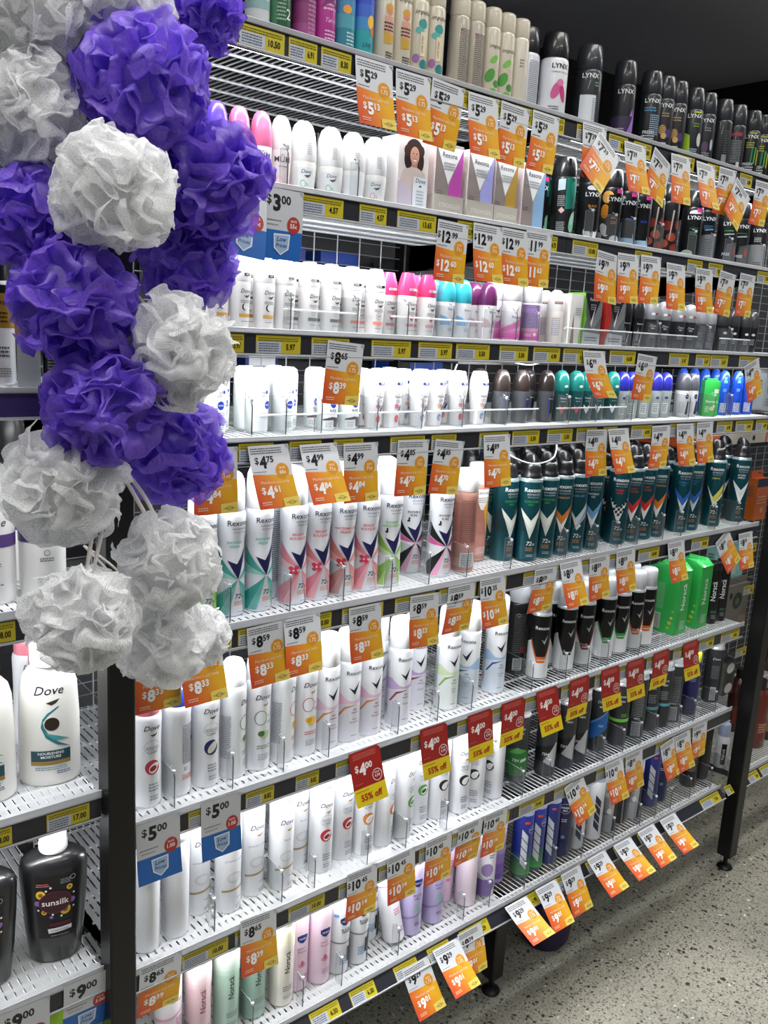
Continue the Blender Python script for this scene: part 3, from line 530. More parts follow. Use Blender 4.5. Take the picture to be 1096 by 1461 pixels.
lynx('lx_multi', 'black spray can with green and yellow streaks', '17191B', [('p', [(0, 30), (4, 30), (6, 64), (2, 64)], '2E7A4A'), ('p', [(8, 30), (12, 30), (14, 66), (10, 66)], '4AA84A'), ('p', [(16, 28), (20, 28), (21, 62), (17, 62)], 'B8B03A'), ('l', -2, 76, 18, 3, 5, 'B8B84A'), ('p', [(-6, 96), (12, 96), (12, 99), (-6, 99)], 'B8B84A')] + G3)
PK = [('p', [(2, 100), (16, 100), (16, 108), (2, 108)], 'E0409A')]
def ly(key, desc, decs, wy=84, pk=True, word='E8ECEF', body='16171A'): lynx(key, desc, body, decs + (PK if pk else []), '222326', hb=.112, hc=.036, word=word, wy=wy)
LP = [('p', [(-13, 18), (13, 18), (13, 96), (-13, 96)], '0D0D0F')]
ly('ly_teal', 'black spray can with teal and mint leaves', [('p', [(-60, 60), (60, 80), (60, 110), (-60, 108)], '1F7A68'), ('e', -20, 70, 10, 20, '49B49A', .4), ('e', 20, 24, 9, 16, '8AD0B0', -.2), ('e', -24, 24, 9, 14, '6AB898', .2)] + LP)
ly('ly_tealback', 'black spray can with mint swirls beside fine print', [('p', [(-4, 50), (60, 60), (60, 110), (-4, 108)], '1F7A68'), ('e', 20, 84, 12, 20, '2E9A84', .5), ('e', 16, 28, 9, 20, '8AD0B0', -.2), ('e', 14, 34, 5, 12, 'B8E4CC', -.2), ('p', [(-20, 84), (-6, 86), (-6, 106), (-20, 104)], 'C6DCE6'), ('l', -12, 74, 14, 6, 3.4, 'A9ACB0'), ('p', [(-16, 48), (-10, 54), (-4, 48), (-10, 42)], 'D9B4B0'), ('l', -10, 26, 16, 6, 3.4, 'A9ACB0')], word=None, pk=False)
ly('ly_gold', 'black spray can with white petals and gold lettering', [('e', -2, 100, 12, 5, 'EDEDED'), ('e', -8, 14, 7, 10, 'E4E6E8', .4), ('e', 8, 14, 7, 10, 'F0F0F0', -.4)] + LP + [('t', 'BLACK', 0, 64, 4.2, 'C88A2E', .02), ('t', 'VANILLA', 0, 58, 2.6, 'C88A2E', .01)])
ly('ly_orange', 'black spray can with orange slice and white petals', [('e', -16, 92, 12, 12, 'F0B45A'), ('e', -20, 64, 9, 14, 'E89A2E'), ('e', -18, 28, 8, 14, 'E9EBEC', .5), ('e', 6, 10, 12, 8, 'E0E2E4'), ('e', -30, 14, 8, 10, 'D6D9DC', -.4)] + LP + [('t', 'GOLD', 2, 50, 4, 'C87A2E', .02), ('l', 2, 44, 16, 2, 3, 'C87A2E')])
ly('ly_blue', 'black spray can with icy blue crystals', [('p', [(-34, 4), (-8, 10), (-12, 50), (-26, 40)], '7AA6D6'), ('p', [(-24, 8), (20, 4), (10, 40), (-14, 30)], 'A9CCEC'), ('e', -16, 96, 6, 6, 'C9CED6')] + LP + [('t', 'BLUE', 2, 54, 4.2, '3E4ED6', .02)])
ly('ly_red', 'black spray can with rust red embers', [('e', -10, 60, 14, 10, '8E2E22'), ('e', 4, 36, 12, 9, 'B04A30'), ('e', -14, 22, 12, 9, 'C0583A'), ('e', 12, 14, 10, 8, '8E2E22'), ('e', 18, 62, 8, 10, 'A03E2A'), ('p', [(-2, 30), (0, 30), (6, 92), (2, 92)], 'C6B8B0')], word=None, pk=False)
ly('ly_forest', 'black spray can with cloud top and dark green lettering', [('e', 0, 98, 14, 6, 'F0F0F2'), ('e', -12, 10, 14, 8, 'B8C6BC')] + LP + [('t', 'FOREST', 0, 62, 4, '2E7A4A', .02), ('l', 0, 56, 14, 2, 4, '2E7A4A')])
ly('ly_ice', 'black and silver spray can with blue lettering', [('p', [(-60, 4), (60, 4), (60, 54), (4, 58), (-60, 50)], '8E9298'), ('l', -2, 76, 22, 2, 4.4, '4A8AC0'), ('l', 0, 46, 20, 8, 4.6, '5A5E64'), ('p', [(-10, 66), (10, 68), (10, 70), (-10, 68)], 'C9CDD2')], pk=False, wy=88)
ly('ly_leaf', 'black spray can with small green lettering', [('l', -2, 76, 22, 1, 4.4, '4A9A4A'), ('p', [(-12, 66), (12, 68), (12, 71), (-12, 69)], 'B9BDC2'), ('p', [(-10, 6), (30, 8), (26, 52), (-4, 46)], '5A5E62'), ('e', 14, 32, 5, 10, 'B0564A'), ('t', 'FREE', -4, 20, 6, 'DDE0E2', .02)], pk=False, wy=88)
ly('ly_silver', 'black and silver spray can at the shelf end', [('p', [(-80, 4), (80, 4), (80, 58), (-80, 58)], '9DA0A4'), ('l', -4, 74, 16, 3, 4, 'B9BCC0'), ('l', 0, 16, 18, 2, 4, '3A3C40')], pk=False, wy=88)

# roll-ons
def rollon(key, desc, r, hb, bot, body, cap, decs, capdecs=(), rows=0, sy=.86, alpha=None, ck=None):
    p = [(0, 0), (r * bot * .9, 0), (r * bot, .003), (r * (bot + (1 - bot) * .55), hb * .45), (r, hb * .92), (r * .97, hb), (0, hb)]
    b = MB(); b.lathe(p, mat(body, .3, 0, .3), seg=26, sy=sy); b.decals(list(decs), surf_of(p, 1, sy))
    kind, cc, ch = cap; c = MB(); m = mat(cc, .28, 0, .4)
    if kind == 'dome': q = [(r * .97, 0), (r * 1.0, .002), (r * .97, ch * .4), (r * .86, ch * .68), (r * .66, ch * .88), (r * .36, ch * .98), (0, ch)]
    elif kind == 'facet': q = [(r * .98, 0), (r, .002), (r * .97, ch * .45), (r * .72, ch * .86), (r * .64, ch * .97), (0, ch)]
    else: q = [(r * .97, 0), (r, .002), (r * .99, ch * .72), (r * .9, ch * .9), (r * .6, ch * .99), (0, ch)]
    c.lathe(q, m, seg=26, sy=sy); c.decals(list(capdecs), surf_of(q, 1, sy))
    prod(key, 'roll_on_deodorant', desc, 'roll-on deodorant', [('body', b, 0, None), ('cap', c, hb - .0003, None)], r, rows)
def pill(u, v, w, c1='17181C', c2=None):
    d = [('p', [(u - w, v - 2), (u + w, v - 2), (u + w + 1.2, v), (u + w, v + 2), (u - w, v + 2), (u - w - 1.2, v)], c1)]
    if c2: d.append(('p', [(u - w + .5, v - 1.5), (u, v - 1.5), (u, v + 1.5), (u - w + .5, v + 1.5)], c2))
    return d + [('t', 'NEW', u - w * .5 if c2 else u, v - .9, 1.9, '17181C' if c2 else 'F0F0F0', .02)]
DR = lambda a, c: [DOVE(2, 50, 6)] + bird(4, 45, '5A5450') + [('l', 2, 39, 18, 2, 2.4, '7A7E88')] + a + [('p', [(-9, 15), (11, 15), (11, 20), (-9, 20)], c), ('l', 2, 9, 14, 1, 2.4, '8A8E96')]
def dr(key, desc, cap, a, c, pk, body='E6E4E3'): rollon(key, desc, .0175, .067, .86, body, ('facet', cap, .039), DR(a, c), pk, rows=1)
CI = lambda c: [('r', 2, 29, 5, 5.5, .5, c), ('t', '48', 2, 27.5, 3.4, c, .01)]
dr('dr_coco', 'white roll-on with gold strip and black NEW pill', 'F2F2F3', [('e', 0, 30, 4.5, 5, '2A2A2C'), ('e', 1.5, 30.5, 3.6, 4.4, 'EDEBE8')], 'C99A4A', pill(4, 10, 5))
dr('dr_pale', 'white roll-on with pale grey strip', 'F2F2F3', [('l', 2, 32, 8, 4, 2.4, 'C9C4C0')], 'B9B6B4', pill(4, 10, 5, '8A8C90', 'F2F2F2'))
dr('dr_grey', 'white roll-on with charcoal strip and long pill', 'F2F2F3', CI('5A5E66'), '5A5E66', pill(4, 10, 9, '17181C', 'F2F2F2'))
dr('dr_peach', 'white roll-on with peach strip', 'F2F2F3', CI('8A6A66'), 'E58A7C', pill(4, 10, 9, '17181C', 'F2F2F2'))
dr('dr_pink', 'white roll-on with hot pink cap', 'E5457E', [('e', 2, 29, 3.6, 4.4, 'B03A44'), ('e', 5, 31, 2.4, 3, 'D8707A')], 'C98A98', pill(4, 10, 9, 'F2E6EA', 'E9D0D8'))
def rr(key, desc, cap, body, decs, capd=(), rows=1, bot=.8): rollon(key, desc, .0175, .062, bot, body, ('dome', cap, .042), decs, capd, rows, sy=1)
RX = lambda c1, c2, tc: [('p', [(-20, 40), (-8, 36), (2, 24), (-4, 22), (-20, 22)], c1), ('p', [(20, 44), (12, 38), (2, 22), (20, 22)], c2), vcheck(4, 26, 9, 13, '1A1B3C'), ('t', 'Rexona', 2, 48, 3.6, '2A2C3C', .01), ('l', 2, 16, 10, 2, 3, tc)]
rr('rr_teal', 'roll-on with turquoise cap and blue wing print', '3FB8C8', 'E4E6EA', RX('7AB2E0', 'C9DCEE', '7A96B8')); rr('rr_purple', 'roll-on with deep plum cap', '6A2A5E', 'E6E2E4', RX('C9B0B8', 'B89AA6', '9A7A8A'))
rr('rr_black', 'black roll-on with glossy black cap and grey spike print', '2A2A2C', '121214', [('p', [(-6, 12), (0, 44), (5, 12)], '7A7C80'), ('p', [(6, 10), (12, 34), (10, 10)], 'D0D2D4'), ('t', 'Rexona', 4, 48, 3.6, 'D8DADC', .01), ('l', 2, 8, 14, 2, 3, 'B0B2B4')])
rr('rr_dovem', 'dark grey roll-on with silver cap and red ended pill', '9A9CA0', '26282C', [DOVE(2, 46, 5, 'E4E6E8'), ('t', 'MEN', 2, 41, 3.2, 'E4E6E8', .01), ('l', 2, 32, 14, 4, 3, 'A8AAAE')], [('e', -1, 12, 5, 3, 'F4F4F4'), ('p', [(4, 10), (13, 10), (13, 14), (4, 14)], 'B03A50')])
rr('rr_grey', 'grey roll-on with brushed silver dome', 'A9ABAE', '55585C', [('l', 2, 40, 14, 5, 4, '9A9CA0'), ('p', [(-8, 6), (8, 6), (8, 20), (-8, 20)], '7A7D82')])
rr('rr_nmen', 'black roll-on with dark domed cap', '3A3A3C', '16171A', [('e', 3, 44, 5, 3, 'D8DADC'), ('l', 2, 32, 12, 4, 4, 'A8AAAE')])
can('rc_pink', 'short white can with magenta base', .0185, .075, 'EEE9F0', [('g', -80, 80, 3, 30, ['D048A0', 'D45CAA', 'DA78B8', 'E49CCA', 'EEC6DE']), ('p', [(-30, 22), (0, 34), (24, 56), (24, 30), (-30, 14)], 'D66AB0'), vcheck(0, 50, 10, 13, '1A1B3C'), ('t', 'Rexona', 2, 42, 5, '3A3C50', .01), ('l', 2, 34, 16, 1, 3, '9A8AA0')], ('tall', 'F4F2F6', .034, .99), rough=.3)
can('rc_pinkback', 'short white and magenta can showing its purple print', .0185, .075, 'E9DCEC', [('g', -80, 80, 3, 30, ['D048A0', 'D45CAA', 'DA78B8', 'E49CCA', 'EEC6DE']), ('p', [(-34, 26), (6, 26), (6, 70), (-34, 70)], 'B496CC'), ('l', -14, 68, 36, 16, 2.8, '5A4A78'), ('p', [(-6, 14), (-2, 18), (2, 14), (-2, 10)], 'F0E6F0'), ('l', -16, 14, 14, 2, 3, 'F0D6EA')], ('tall', 'F4F2F6', .034, .99), rough=.3)
rr('rr_nude', 'cream roll-on with white cap and brown pill', 'F2F2F2', 'E2DAD4', [('l', -4, 48, 18, 9, 4, '9A9EB0')], [('p', [(-10, 14), (8, 14), (8, 19), (-10, 19)], '8A6A66'), ('l', -1, 17, 14, 1, 2, 'F0E6E2')], bot=.95)
def d2(key, desc, decs, body='F0EFED'):
    rollon(key, desc, .0215, .045, .86, body, ('dome', 'F6F6F7', .06), decs, [('l', 6, 26, 8, 6, 3, 'C9CCD2')], 0, sy=.9)
Z2 = lambda c: [('p', [(-13, 2), (13, 2), (15, 36), (-15, 36)], 'DCE2E4'), DOVE(2, 28, 5.4)] + bird(4, 24, '5A5450') + [('r', -3, 13, 4.5, 5, .8, c), ('t', '%', 4, 10, 4, c, 0), ('l', 1, 5, 8, 1, 2.5, c)]
d2('d2_green', 'white domed roll-on with green ring print', Z2('6EA86A')); d2('d2_peach', 'white domed roll-on with coral ring print', Z2('D9826E')); d2('d2_back', 'white domed roll-on turned to its rear', [('p', [(-14, 2), (14, 2), (16, 38), (-16, 38)], 'E4EAEE')])
def mu(key, desc, cap, body, c): rollon(key, desc, .0165, .055, .85, body, ('dome', cap, .05), [('t', 'M\u016aM', 0, 38, 8, '3A3A48', .005), ('l', 2, 32, 16, 1, 3, '8A8A96'), ('e', -4, 12, 7, 7, c), ('e', -4, 12, 4, 4, 'F0D6E2'), ('p', [(6, 4), (16, 4), (16, 16), (8, 14)], c)], (), 0, sy=.95)
mu('mu_purple', 'white roll-on with violet domed cap', '6A4AE0', 'ECEAF2', '8A6AE0'); mu('mu_pink', 'white roll-on with pink domed cap', 'EE7AA6', 'F2E9EE', 'DB5A94'); mu('mu_white', 'white roll-on with pale pink base', 'F6F4F5', 'F2E4E6', 'EBC6CC')
def nr(key, desc, decs, cap='F5F6F7', body='E2EAE8'): rollon(key, desc, .0180, .055, .92, body, ('tall', cap, .045), decs, [('l', 4, 10, 12, 2, 2.6, 'B0B4BC'), ('e', 8, 8, 2.6, 2.6, '1E3AA0')], 1, sy=1)
NE = lambda u, v: [('e', u, v, 6, 6.4, '1A3CB0'), ('t', 'NIVEA', u, v - 1.1, 2.4, 'F2F4F8', .015)]
PN = [('p', [(-14, 3), (14, 3), (15, 53), (-15, 53)], 'EEF1F4')]
nr('nr_white', 'white roll-on with round blue emblem', PN + NE(2, 43) + [('l', 2, 32, 18, 3, 3, 'A0A6B8'), ('l', 2, 16, 16, 4, 2.6, '7A9A90')])
nr('nr_pearl', 'plain white roll-on, emblem at its edge', PN + NE(10, 43) + [('l', 6, 30, 16, 3, 3, 'B0B6C4')])
nr('nr_bw', 'white roll-on with blue emblem and black foot', PN + NE(2, 43) + [('t', 'BLACK', 2, 31, 3, '22242A', .03), ('t', 'WHITE', 2, 27, 3, '22242A', .03), ('p', [(-16, 18), (0, 22), (16, 20), (16, 2), (4, 2), (3, 17), (-16, 16)], '3A2026'), ('l', -6, 12, 12, 3, 3, '9A9EA8')])
def rw(key, desc, c, c2):
    p = [(0, 0), (.0125, 0), (.0135, .003), (.0150, .03), (.0185, .062), (.0190, .066), (0, .066)]
    b = MB(); b.lathe(p, mat('ECEBEC', .3, 0, .3), seg=26)
    b.decals([('t', 'Rexona', 3, 52, 4, '3A3C50', .01), ('l', 3, 47, 12, 2, 2.6, '9A9CA8'), ('e', -1, 38, 4.5, 4, c), ('l', 5, 38, 8, 2, 3, '6A6E80'), ('p', [(3, 28), (12, 40), (12, 34), (8, 28)], '23245A'), ('e', 2, 16, 6, 6.5, c2), ('e', 4, 14, 3, 4, c)], surf_of(p))
    q = [(.0187, 0), (.0190, .002), (.0178, .016), (.0140, .030), (.0128, .033), (0, .034)]
    k = MB(); k.lathe(q, mat('F4F4F5', .28, 0, .4), seg=26); k.decals([('p', [(-3, 8), (14, 8), (15, 10.5), (14, 13), (-3, 13), (-4, 10.5)], '2A3670'), ('t', '72H', 5, 9.2, 2.6, 'F0F0F4', .02)], surf_of(q))
    prod(key, 'roll_on_deodorant', desc, 'roll-on deodorant', [('body', b, 0, None), ('cap', k, .0657, None)], .0190, 1)
rw('rw_red', 'curved white roll-on with red flower print', 'D8606E', 'D0485A'); rw('rw_blue', 'curved white roll-on with blue and tan print', 'DDA88A', '6A8ABC')
rr('rb_black', 'charcoal roll-on with brown black dome', '2E2624', '4A4C50', [('p', [(4, 20), (7, 20), (1, 52), (-1, 52)], '2E3A8E'), ('p', [(8, 18), (18, 18), (18, 52), (6, 52)], '101114'), ('t', 'Rexona', 8, 46, 2.6, 'D8DADC', .01)], rows=0, bot=.9)
def rt(key, desc, c): rr(key, desc, '1E7A72', '124A4C', [('p', [(-7, 34), (0, 26), (8, 34), (5, 22), (0, 14), (-5, 22)], c), ('t', 'Rexona', 2, 46, 3.4, 'DDE6E4', .01), ('l', 2, 41, 12, 1, 2.6, '9ABAB6')], [('e', 6, 10, 5, 2.6, 'F0F2F2')], rows=0, bot=.82)
rt('rt_red', 'dark teal roll-on with red chevron', 'D8505A'); rt('rt_white', 'dark teal roll-on with white chevron', 'E6EAEA')
rr('nb_blue', 'clear roll-on with royal blue dome', '2A2C9A', 'A9B2B0', [('p', [(-8, 10), (8, 10), (8, 34), (-8, 34)], 'D3DAD8'), ('l', 0, 30, 12, 5, 4, '5A6A78'), ('e', 2, 46, 4, 3, '3A3C78')], rows=0, bot=.9)
rr('nb_bw', 'white roll-on with dark silver dome', '55565E', 'DCDEE2', [('e', 8, 48, 5, 5.5, '16171C'), ('t', 'NIVEA', 8, 47, 2, 'F0F0F0', .01), ('l', -4, 34, 12, 8, 3.4, 'A0A4AC'), ('p', [(6, 6), (16, 6), (16, 36), (10, 38)], '23252C')], rows=0, bot=.95)
def bluebottle():
    b = MB(); p = [(0, 0), (.015, 0), (.0165, .003), (.0165, .04), (.0150, .062), (.0160, .068), (.0150, .088), (.0110, .104), (.006, .11), (0, .111)]
    b.lathe(p, mat('2458D8', .22, 0, .5), seg=26, sy=.8); b.decals([('p', [(-5, 80), (5, 80), (4, 95), (-4, 95)], '7AB8F0'), ('p', [(-5, 58), (5, 58), (5, 66), (-5, 66)], '5A9AE8'), ('p', [(-8, 6), (8, 6), (8, 30), (-8, 30)], 'DDE6F2'), ('l', 0, 27, 14, 6, 4, '2A4A9A')], surf_of(p, 1, .8))
    prod('bl_blue', 'roll_on_deodorant', 'bright blue moulded roll-on', 'roll-on deodorant', [('body', b, 0, None)], .0165, 0)
bluebottle()
def greenbox():
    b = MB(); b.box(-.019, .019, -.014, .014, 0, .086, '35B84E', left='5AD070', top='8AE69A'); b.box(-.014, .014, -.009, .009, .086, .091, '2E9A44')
    b.decals([('t', 'Norsc\u00e4', 2, 32, 7, 'EAF6E6', .01), ('e', 4, 18, 6, 5, 'D9CFA2'), ('e', 10, 24, 4, 4, 'E9DDB0'), ('l', -8, 22, 10, 4, 4, 'CDEBCB'), ('p', [(6, 56), (16, 56), (16, 66), (6, 66)], 'E4F2E2')], flat_surf(-.014))
    prod('gr_box', 'deodorant_carton', 'bright green deodorant pack among the roll-ons', 'deodorant pack', [('body', b, 0, None)], .021, 0)
greenbox()

# ---- where things stand, in metres
ITEMS = [
  (1, 'im_white', 0.7112, 0.05, 0), (1, 'im_two', 0.7471, 0.05, 0), (1, 'im_plum', 0.7902, 0.05, 0), (1, 'im_magenta', 0.8261, 0.05, 0),
  (1, 'im_teal', 0.862, 0.05, 0), (1, 'im_bird', 0.8979, 0.05, 0), (1, 'im_figure', 0.9388, 0.05, 0), (1, 'im_figure', 0.9747, 0.05, 0),
  (1, 'im_story', 1.0106, 0.05, 0), (1, 'im_story', 1.0465, 0.05, 0), (1, 'im_back', 1.1026, 0.05, 0), (1, 'im_back', 1.1385, 0.05, 0),
  (1, 'im_leaf', 1.1781, 0.05, 0), (1, 'im_leaf', 1.214, 0.05, 0), (1, 'im_lilac', 1.2305, 0.0819, 0), (1, 'im_plain', 1.251, 0.05, 0),
  (1, 'lx_whiteback', 1.2912, 0.07, 0), (1, 'lx_white', 1.3489, 0.05, 0), (1, 'lx_label', 1.444, 0.045, 0), (1, 'lx_purple', 1.5661, 0.05, 0),
  (1, 'lx_fresh', 1.6563, 0.05, 0), (1, 'lx_gold', 1.7042, 0.05, 0), (1, 'lx_gold', 1.7521, 0.05, 0), (1, 'lx_lime', 1.8166, 0.05, 0),
  (1, 'lx_violet', 1.8686, 0.05, 0), (1, 'lx_violet', 1.8864, 0.0945, 0), (1, 'lx_back', 1.9378, 0.05, 0), (1, 'lx_redback', 1.9989, 0.05, 0),
  (1, 'lx_multi', 2.0657, 0.05, 0), (1, 'lx_multi', 2.1163, 0.05, 0), (1, 'lx_back', 2.1757, 0.05, 0), (2, 'mu_purple', 0.6499, 0.05, 0),
  (2, 'mu_pink', 0.6856, 0.05, 0), (2, 'mu_pink', 0.7227, 0.05, 0), (2, 'mu_white', 0.7566, 0.05, 0), (2, 'd2_green', 0.7963, 0.05, 0),
  (2, 'd2_green', 0.8466, 0.05, 0), (2, 'd2_back', 0.8905, 0.05, 0), (2, 'd2_peach', 0.9344, 0.05, 0), (2, 'ly_teal', 1.3724, 0.085, 0),
  (2, 'ly_tealback', 1.4081, 0.05, 0), (2, 'ly_teal', 1.442, 0.0838, 0), (2, 'ly_gold', 1.4882, 0.05, 0), (2, 'ly_orange', 1.5586, 0.05, 0),
  (2, 'ly_blue', 1.614, 0.05, 0), (2, 'ly_blue', 1.6633, 0.05, 0), (2, 'ly_red', 1.7112, 0.05, 0), (2, 'ly_red', 1.7677, 0.05, 0),
  (2, 'ly_forest', 1.8013, 0.0841, 0), (2, 'ly_forest', 1.8649, 0.05, 0), (2, 'ly_ice', 1.9219, 0.05, 0), (2, 'ly_ice', 1.9544, 0.0852, 0),
  (2, 'ly_leaf', 2.0196, 0.05, 0), (2, 'ly_leaf', 2.0757, 0.05, 0), (2, 'ly_silver', 2.1617, 0.05, 0), (3, 'dr_coco', 0.6553, 0.05, 0),
  (3, 'dr_coco', 0.6918, 0.05, 0), (3, 'dr_coco', 0.7346, 0.05, 0), (3, 'dr_pale', 0.7715, 0.05, 0), (3, 'dr_grey', 0.8164, 0.05, 0),
  (3, 'dr_grey', 0.859, 0.05, 0), (3, 'dr_peach', 0.9012, 0.05, 0), (3, 'dr_peach', 0.9509, 0.05, 0), (3, 'dr_pink', 1.007, 0.085, 0),
  (3, 'dr_pink', 1.0214, 0.05, 0), (3, 'dr_pink', 1.0674, 0.05, 0), (3, 'rr_teal', 1.1135, 0.05, 0), (3, 'rr_teal', 1.1542, 0.05, 0),
  (3, 'rr_purple', 1.1796, 0.0753, 0), (3, 'rr_purple', 1.2207, 0.05, 0), (3, 'rc_pink', 1.2762, 0.0863, 0), (3, 'rc_pink', 1.2872, 0.05, 0),
  (3, 'rc_pinkback', 1.3453, 0.05, 0), (3, 'rr_nude', 1.4291, 0.09, 0), (3, 'rr_nude', 1.4166, 0.05, 0), (3, 'rr_black', 1.6464, 0.05, 0),
  (3, 'rr_black', 1.6918, 0.05, 0), (3, 'rr_dovem', 1.7463, 0.05, 0), (3, 'rr_dovem', 1.7933, 0.05, 0), (3, 'rr_dovem', 1.857, 0.05, 0),
  (3, 'rr_dovem', 1.903, 0.05, 0), (3, 'rr_grey', 1.9459, 0.05, 0), (3, 'rr_grey', 1.99, 0.05, 0), (3, 'rr_nmen', 2.055, 0.05, 0),
  (3, 'rr_nmen', 2.0986, 0.05, 0), (3, 'rr_nmen', 2.1574, 0.05, 0), (3, 'rr_nmen', 2.1933, 0.05, 0), (4, 'nr_white', 0.6529, 0.05, 0),
  (4, 'nr_white', 0.6756, 0.0803, 0), (4, 'nr_pearl', 0.7275, 0.05, 0), (4, 'nr_white', 0.7742, 0.05, 0), (4, 'nr_white', 0.7996, 0.0781, 0),
  (4, 'nr_bw', 0.8617, 0.05, 0), (4, 'nr_bw', 0.9061, 0.05, 0), (4, 'rw_red', 0.9588, 0.05, 0), (4, 'rw_red', 1.0, 0.05, 0),
  (4, 'rw_blue', 1.0571, 0.0885, 0), (4, 'rw_blue', 1.0628, 0.05, 0), (4, 'rw_blue', 1.1024, 0.05, 0), (4, 'rw_red', 1.1579, 0.05, 0),
  (4, 'rw_blue', 1.214, 0.05, 0), (4, 'rb_black', 1.2412, 0.0756, 0), (4, 'rb_black', 1.2768, 0.05, 0), (4, 'rb_black', 1.334, 0.05, 0),
  (4, 'rb_black', 1.3914, 0.085, 0), (4, 'rb_black', 1.4101, 0.05, 0), (4, 'rt_red', 1.456, 0.05, 0), (4, 'rt_red', 1.5046, 0.05, 0),
  (4, 'rt_white', 1.5405, 0.05, 0), (4, 'rt_white', 1.5794, 0.05, 0), (4, 'rt_white', 1.6298, 0.05, 0), (4, 'nb_blue', 1.6657, 0.05, 0),
  (4, 'nb_blue', 1.7016, 0.05, 0), (4, 'nb_blue', 1.7495, 0.05, 0), (4, 'nb_blue', 1.7944, 0.05, 0), (4, 'nb_blue', 1.8347, 0.05, 0),
  (4, 'nb_bw', 1.9123, 0.05, 0), (4, 'nb_bw', 1.9494, 0.05, 0), (4, 'gr_box', 2.0258, 0.045, 0), (4, 'bl_blue', 2.0947, 0.05, 0),
  (4, 'bl_blue', 2.1604, 0.05, 0), (4, 'bl_blue', 2.2178, 0.05, 0), (4, 'bl_blue', 2.019, 0.12, 0), (4, 'bl_blue', 2.0713, 0.12, 0),
  (4, 'bl_blue', 2.1218, 0.12, 0), (4, 'bl_blue', 2.1737, 0.12, 0), (5, 'rx_apple', 0.6348, 0.05, 0), (5, 'rx_shower', 0.6852, 0.05, 0),
  (5, 'rx_shower', 0.7362, 0.05, 0), (5, 'rx_back', 0.7852, 0.1, 0), (5, 'rx_bright', 0.8033, 0.05, 0), (5, 'rx_bright', 0.8513, 0.05, 0),
  (5, 'rx_melon', 0.9047, 0.05, 0), (5, 'rx_bright', 0.9574, 0.05, 0), (5, 'rx_apple', 1.0099, 0.05, 0), (5, 'rx_apple', 1.0336, 0.0916, 0),
  (5, 'rx_invis', 1.1081, 0.1, 0), (5, 'rx_nude', 1.1264, 0.1443, 0), (5, 'rx_invis', 1.1385, 0.05, 0), (5, 'rx_nude', 1.2039, 0.05, 180),
  (5, 'rx_nude', 1.2865, 0.1, 0), (5, 'rm_green', 1.3439, 0.075, 0), (5, 'rm_green', 1.3889, 0.05, 0), (5, 'rm_green', 1.4418, 0.05, 0),
  (5, 'rm_orange', 1.4927, 0.05, 0), (5, 'rm_blue', 1.5436, 0.05, 0), (5, 'rm_ice', 1.5981, 0.05, 0), (5, 'rm_check', 1.6356, 0.0844, 0),
  (5, 'rm_check', 1.6996, 0.05, 0), (5, 'rm_red', 1.7505, 0.05, 0), (5, 'rm_red', 1.8024, 0.05, 0), (5, 'rm_org2', 1.8536, 0.05, 0),
  (5, 'rm_org2', 1.8899, 0.0857, 0), (5, 'rm_blu2', 1.9584, 0.05, 0), (5, 'rm_blu2', 2.0093, 0.05, 0), (5, 'rm_yel', 2.0464, 0.0848, 0),
  (5, 'rm_yel', 2.1135, 0.05, 0), (5, 'rm_grey', 2.2352, 0.1008, 0), (5, 'rm_grey', 2.2384, 0.05, 0), (6, 'dv_pinkcap', 0.5426, 0.045, 0),
  (6, 'dv_bluecap', 0.595, 0.05, 150), (6, 'dv_bluecap', 0.646, 0.05, 0), (6, 'dv_cuc', 0.6955, 0.05, -40), (6, 'dv_cuc', 0.7431, 0.05, 0),
  (6, 'dv_zero_r', 0.7927, 0.05, -40), (6, 'dv_zero_r', 0.8386, 0.05, 0), (6, 'rs_pink', 0.8855, 0.05, 0), (6, 'rs_pink', 0.934, 0.05, 0),
  (6, 'rs_pink', 0.9846, 0.05, 0), (6, 'rs_purple', 1.0389, 0.1, 0), (6, 'rs_purple', 1.0572, 0.05, 0), (6, 'rs_purple', 1.1282, 0.085, 0),
  (6, 'rs_green', 1.1611, 0.1198, 0), (6, 'rs_green', 1.1856, 0.05, 0), (6, 'rs_blue', 1.2436, 0.05, 40), (6, 'rs_blue', 1.3289, 0.055, 0),
  (6, 'rk_back', 1.4501, 0.105, 0), (6, 'rk_back', 1.4977, 0.11, 0), (6, 'rk_orange', 1.4639, 0.05, 0), (6, 'rk_black', 1.5543, 0.05, 0),
  (6, 'rk_red', 1.6201, 0.05, 0), (6, 'rk_red', 1.6529, 0.0848, 0), (6, 'rk_green', 1.7007, 0.05, 0), (6, 'rk_green', 1.7578, 0.05, 0),
  (6, 'rk_orange', 1.8158, 0.05, 0), (6, 'rk_orange', 1.8637, 0.05, 0), (7, 'dw_blank', 0.5386, 0.04, 0), (7, 'dw_blank', 0.5921, 0.045, 0),
  (7, 'dw_powder', 0.6473, 0.075, 0), (7, 'dw_powder', 0.6924, 0.05, 0), (7, 'dw_powder', 0.7479, 0.065, 0), (7, 'dw_floral', 0.7996, 0.05, 0),
  (7, 'dw_floral', 0.8577, 0.0855, 0), (7, 'dw_red', 0.8867, 0.05, 0), (7, 'dw_red', 0.9418, 0.06, 0), (7, 'dw_orange', 0.9867, 0.05, 0),
  (7, 'dw_orange', 1.0343, 0.05, -35), (7, 'dw_green', 1.0855, 0.05, -30), (7, 'dw_green', 1.1454, 0.07, 0), (7, 'dw_black', 1.1934, 0.06, 0),
  (7, 'dw_black', 1.245, 0.05, 0), (7, 'dw_black', 1.2909, 0.05, 35), (7, 'dw_black', 1.3508, 0.05, 60), (7, 'dm_green', 1.4494, 0.07, 0),
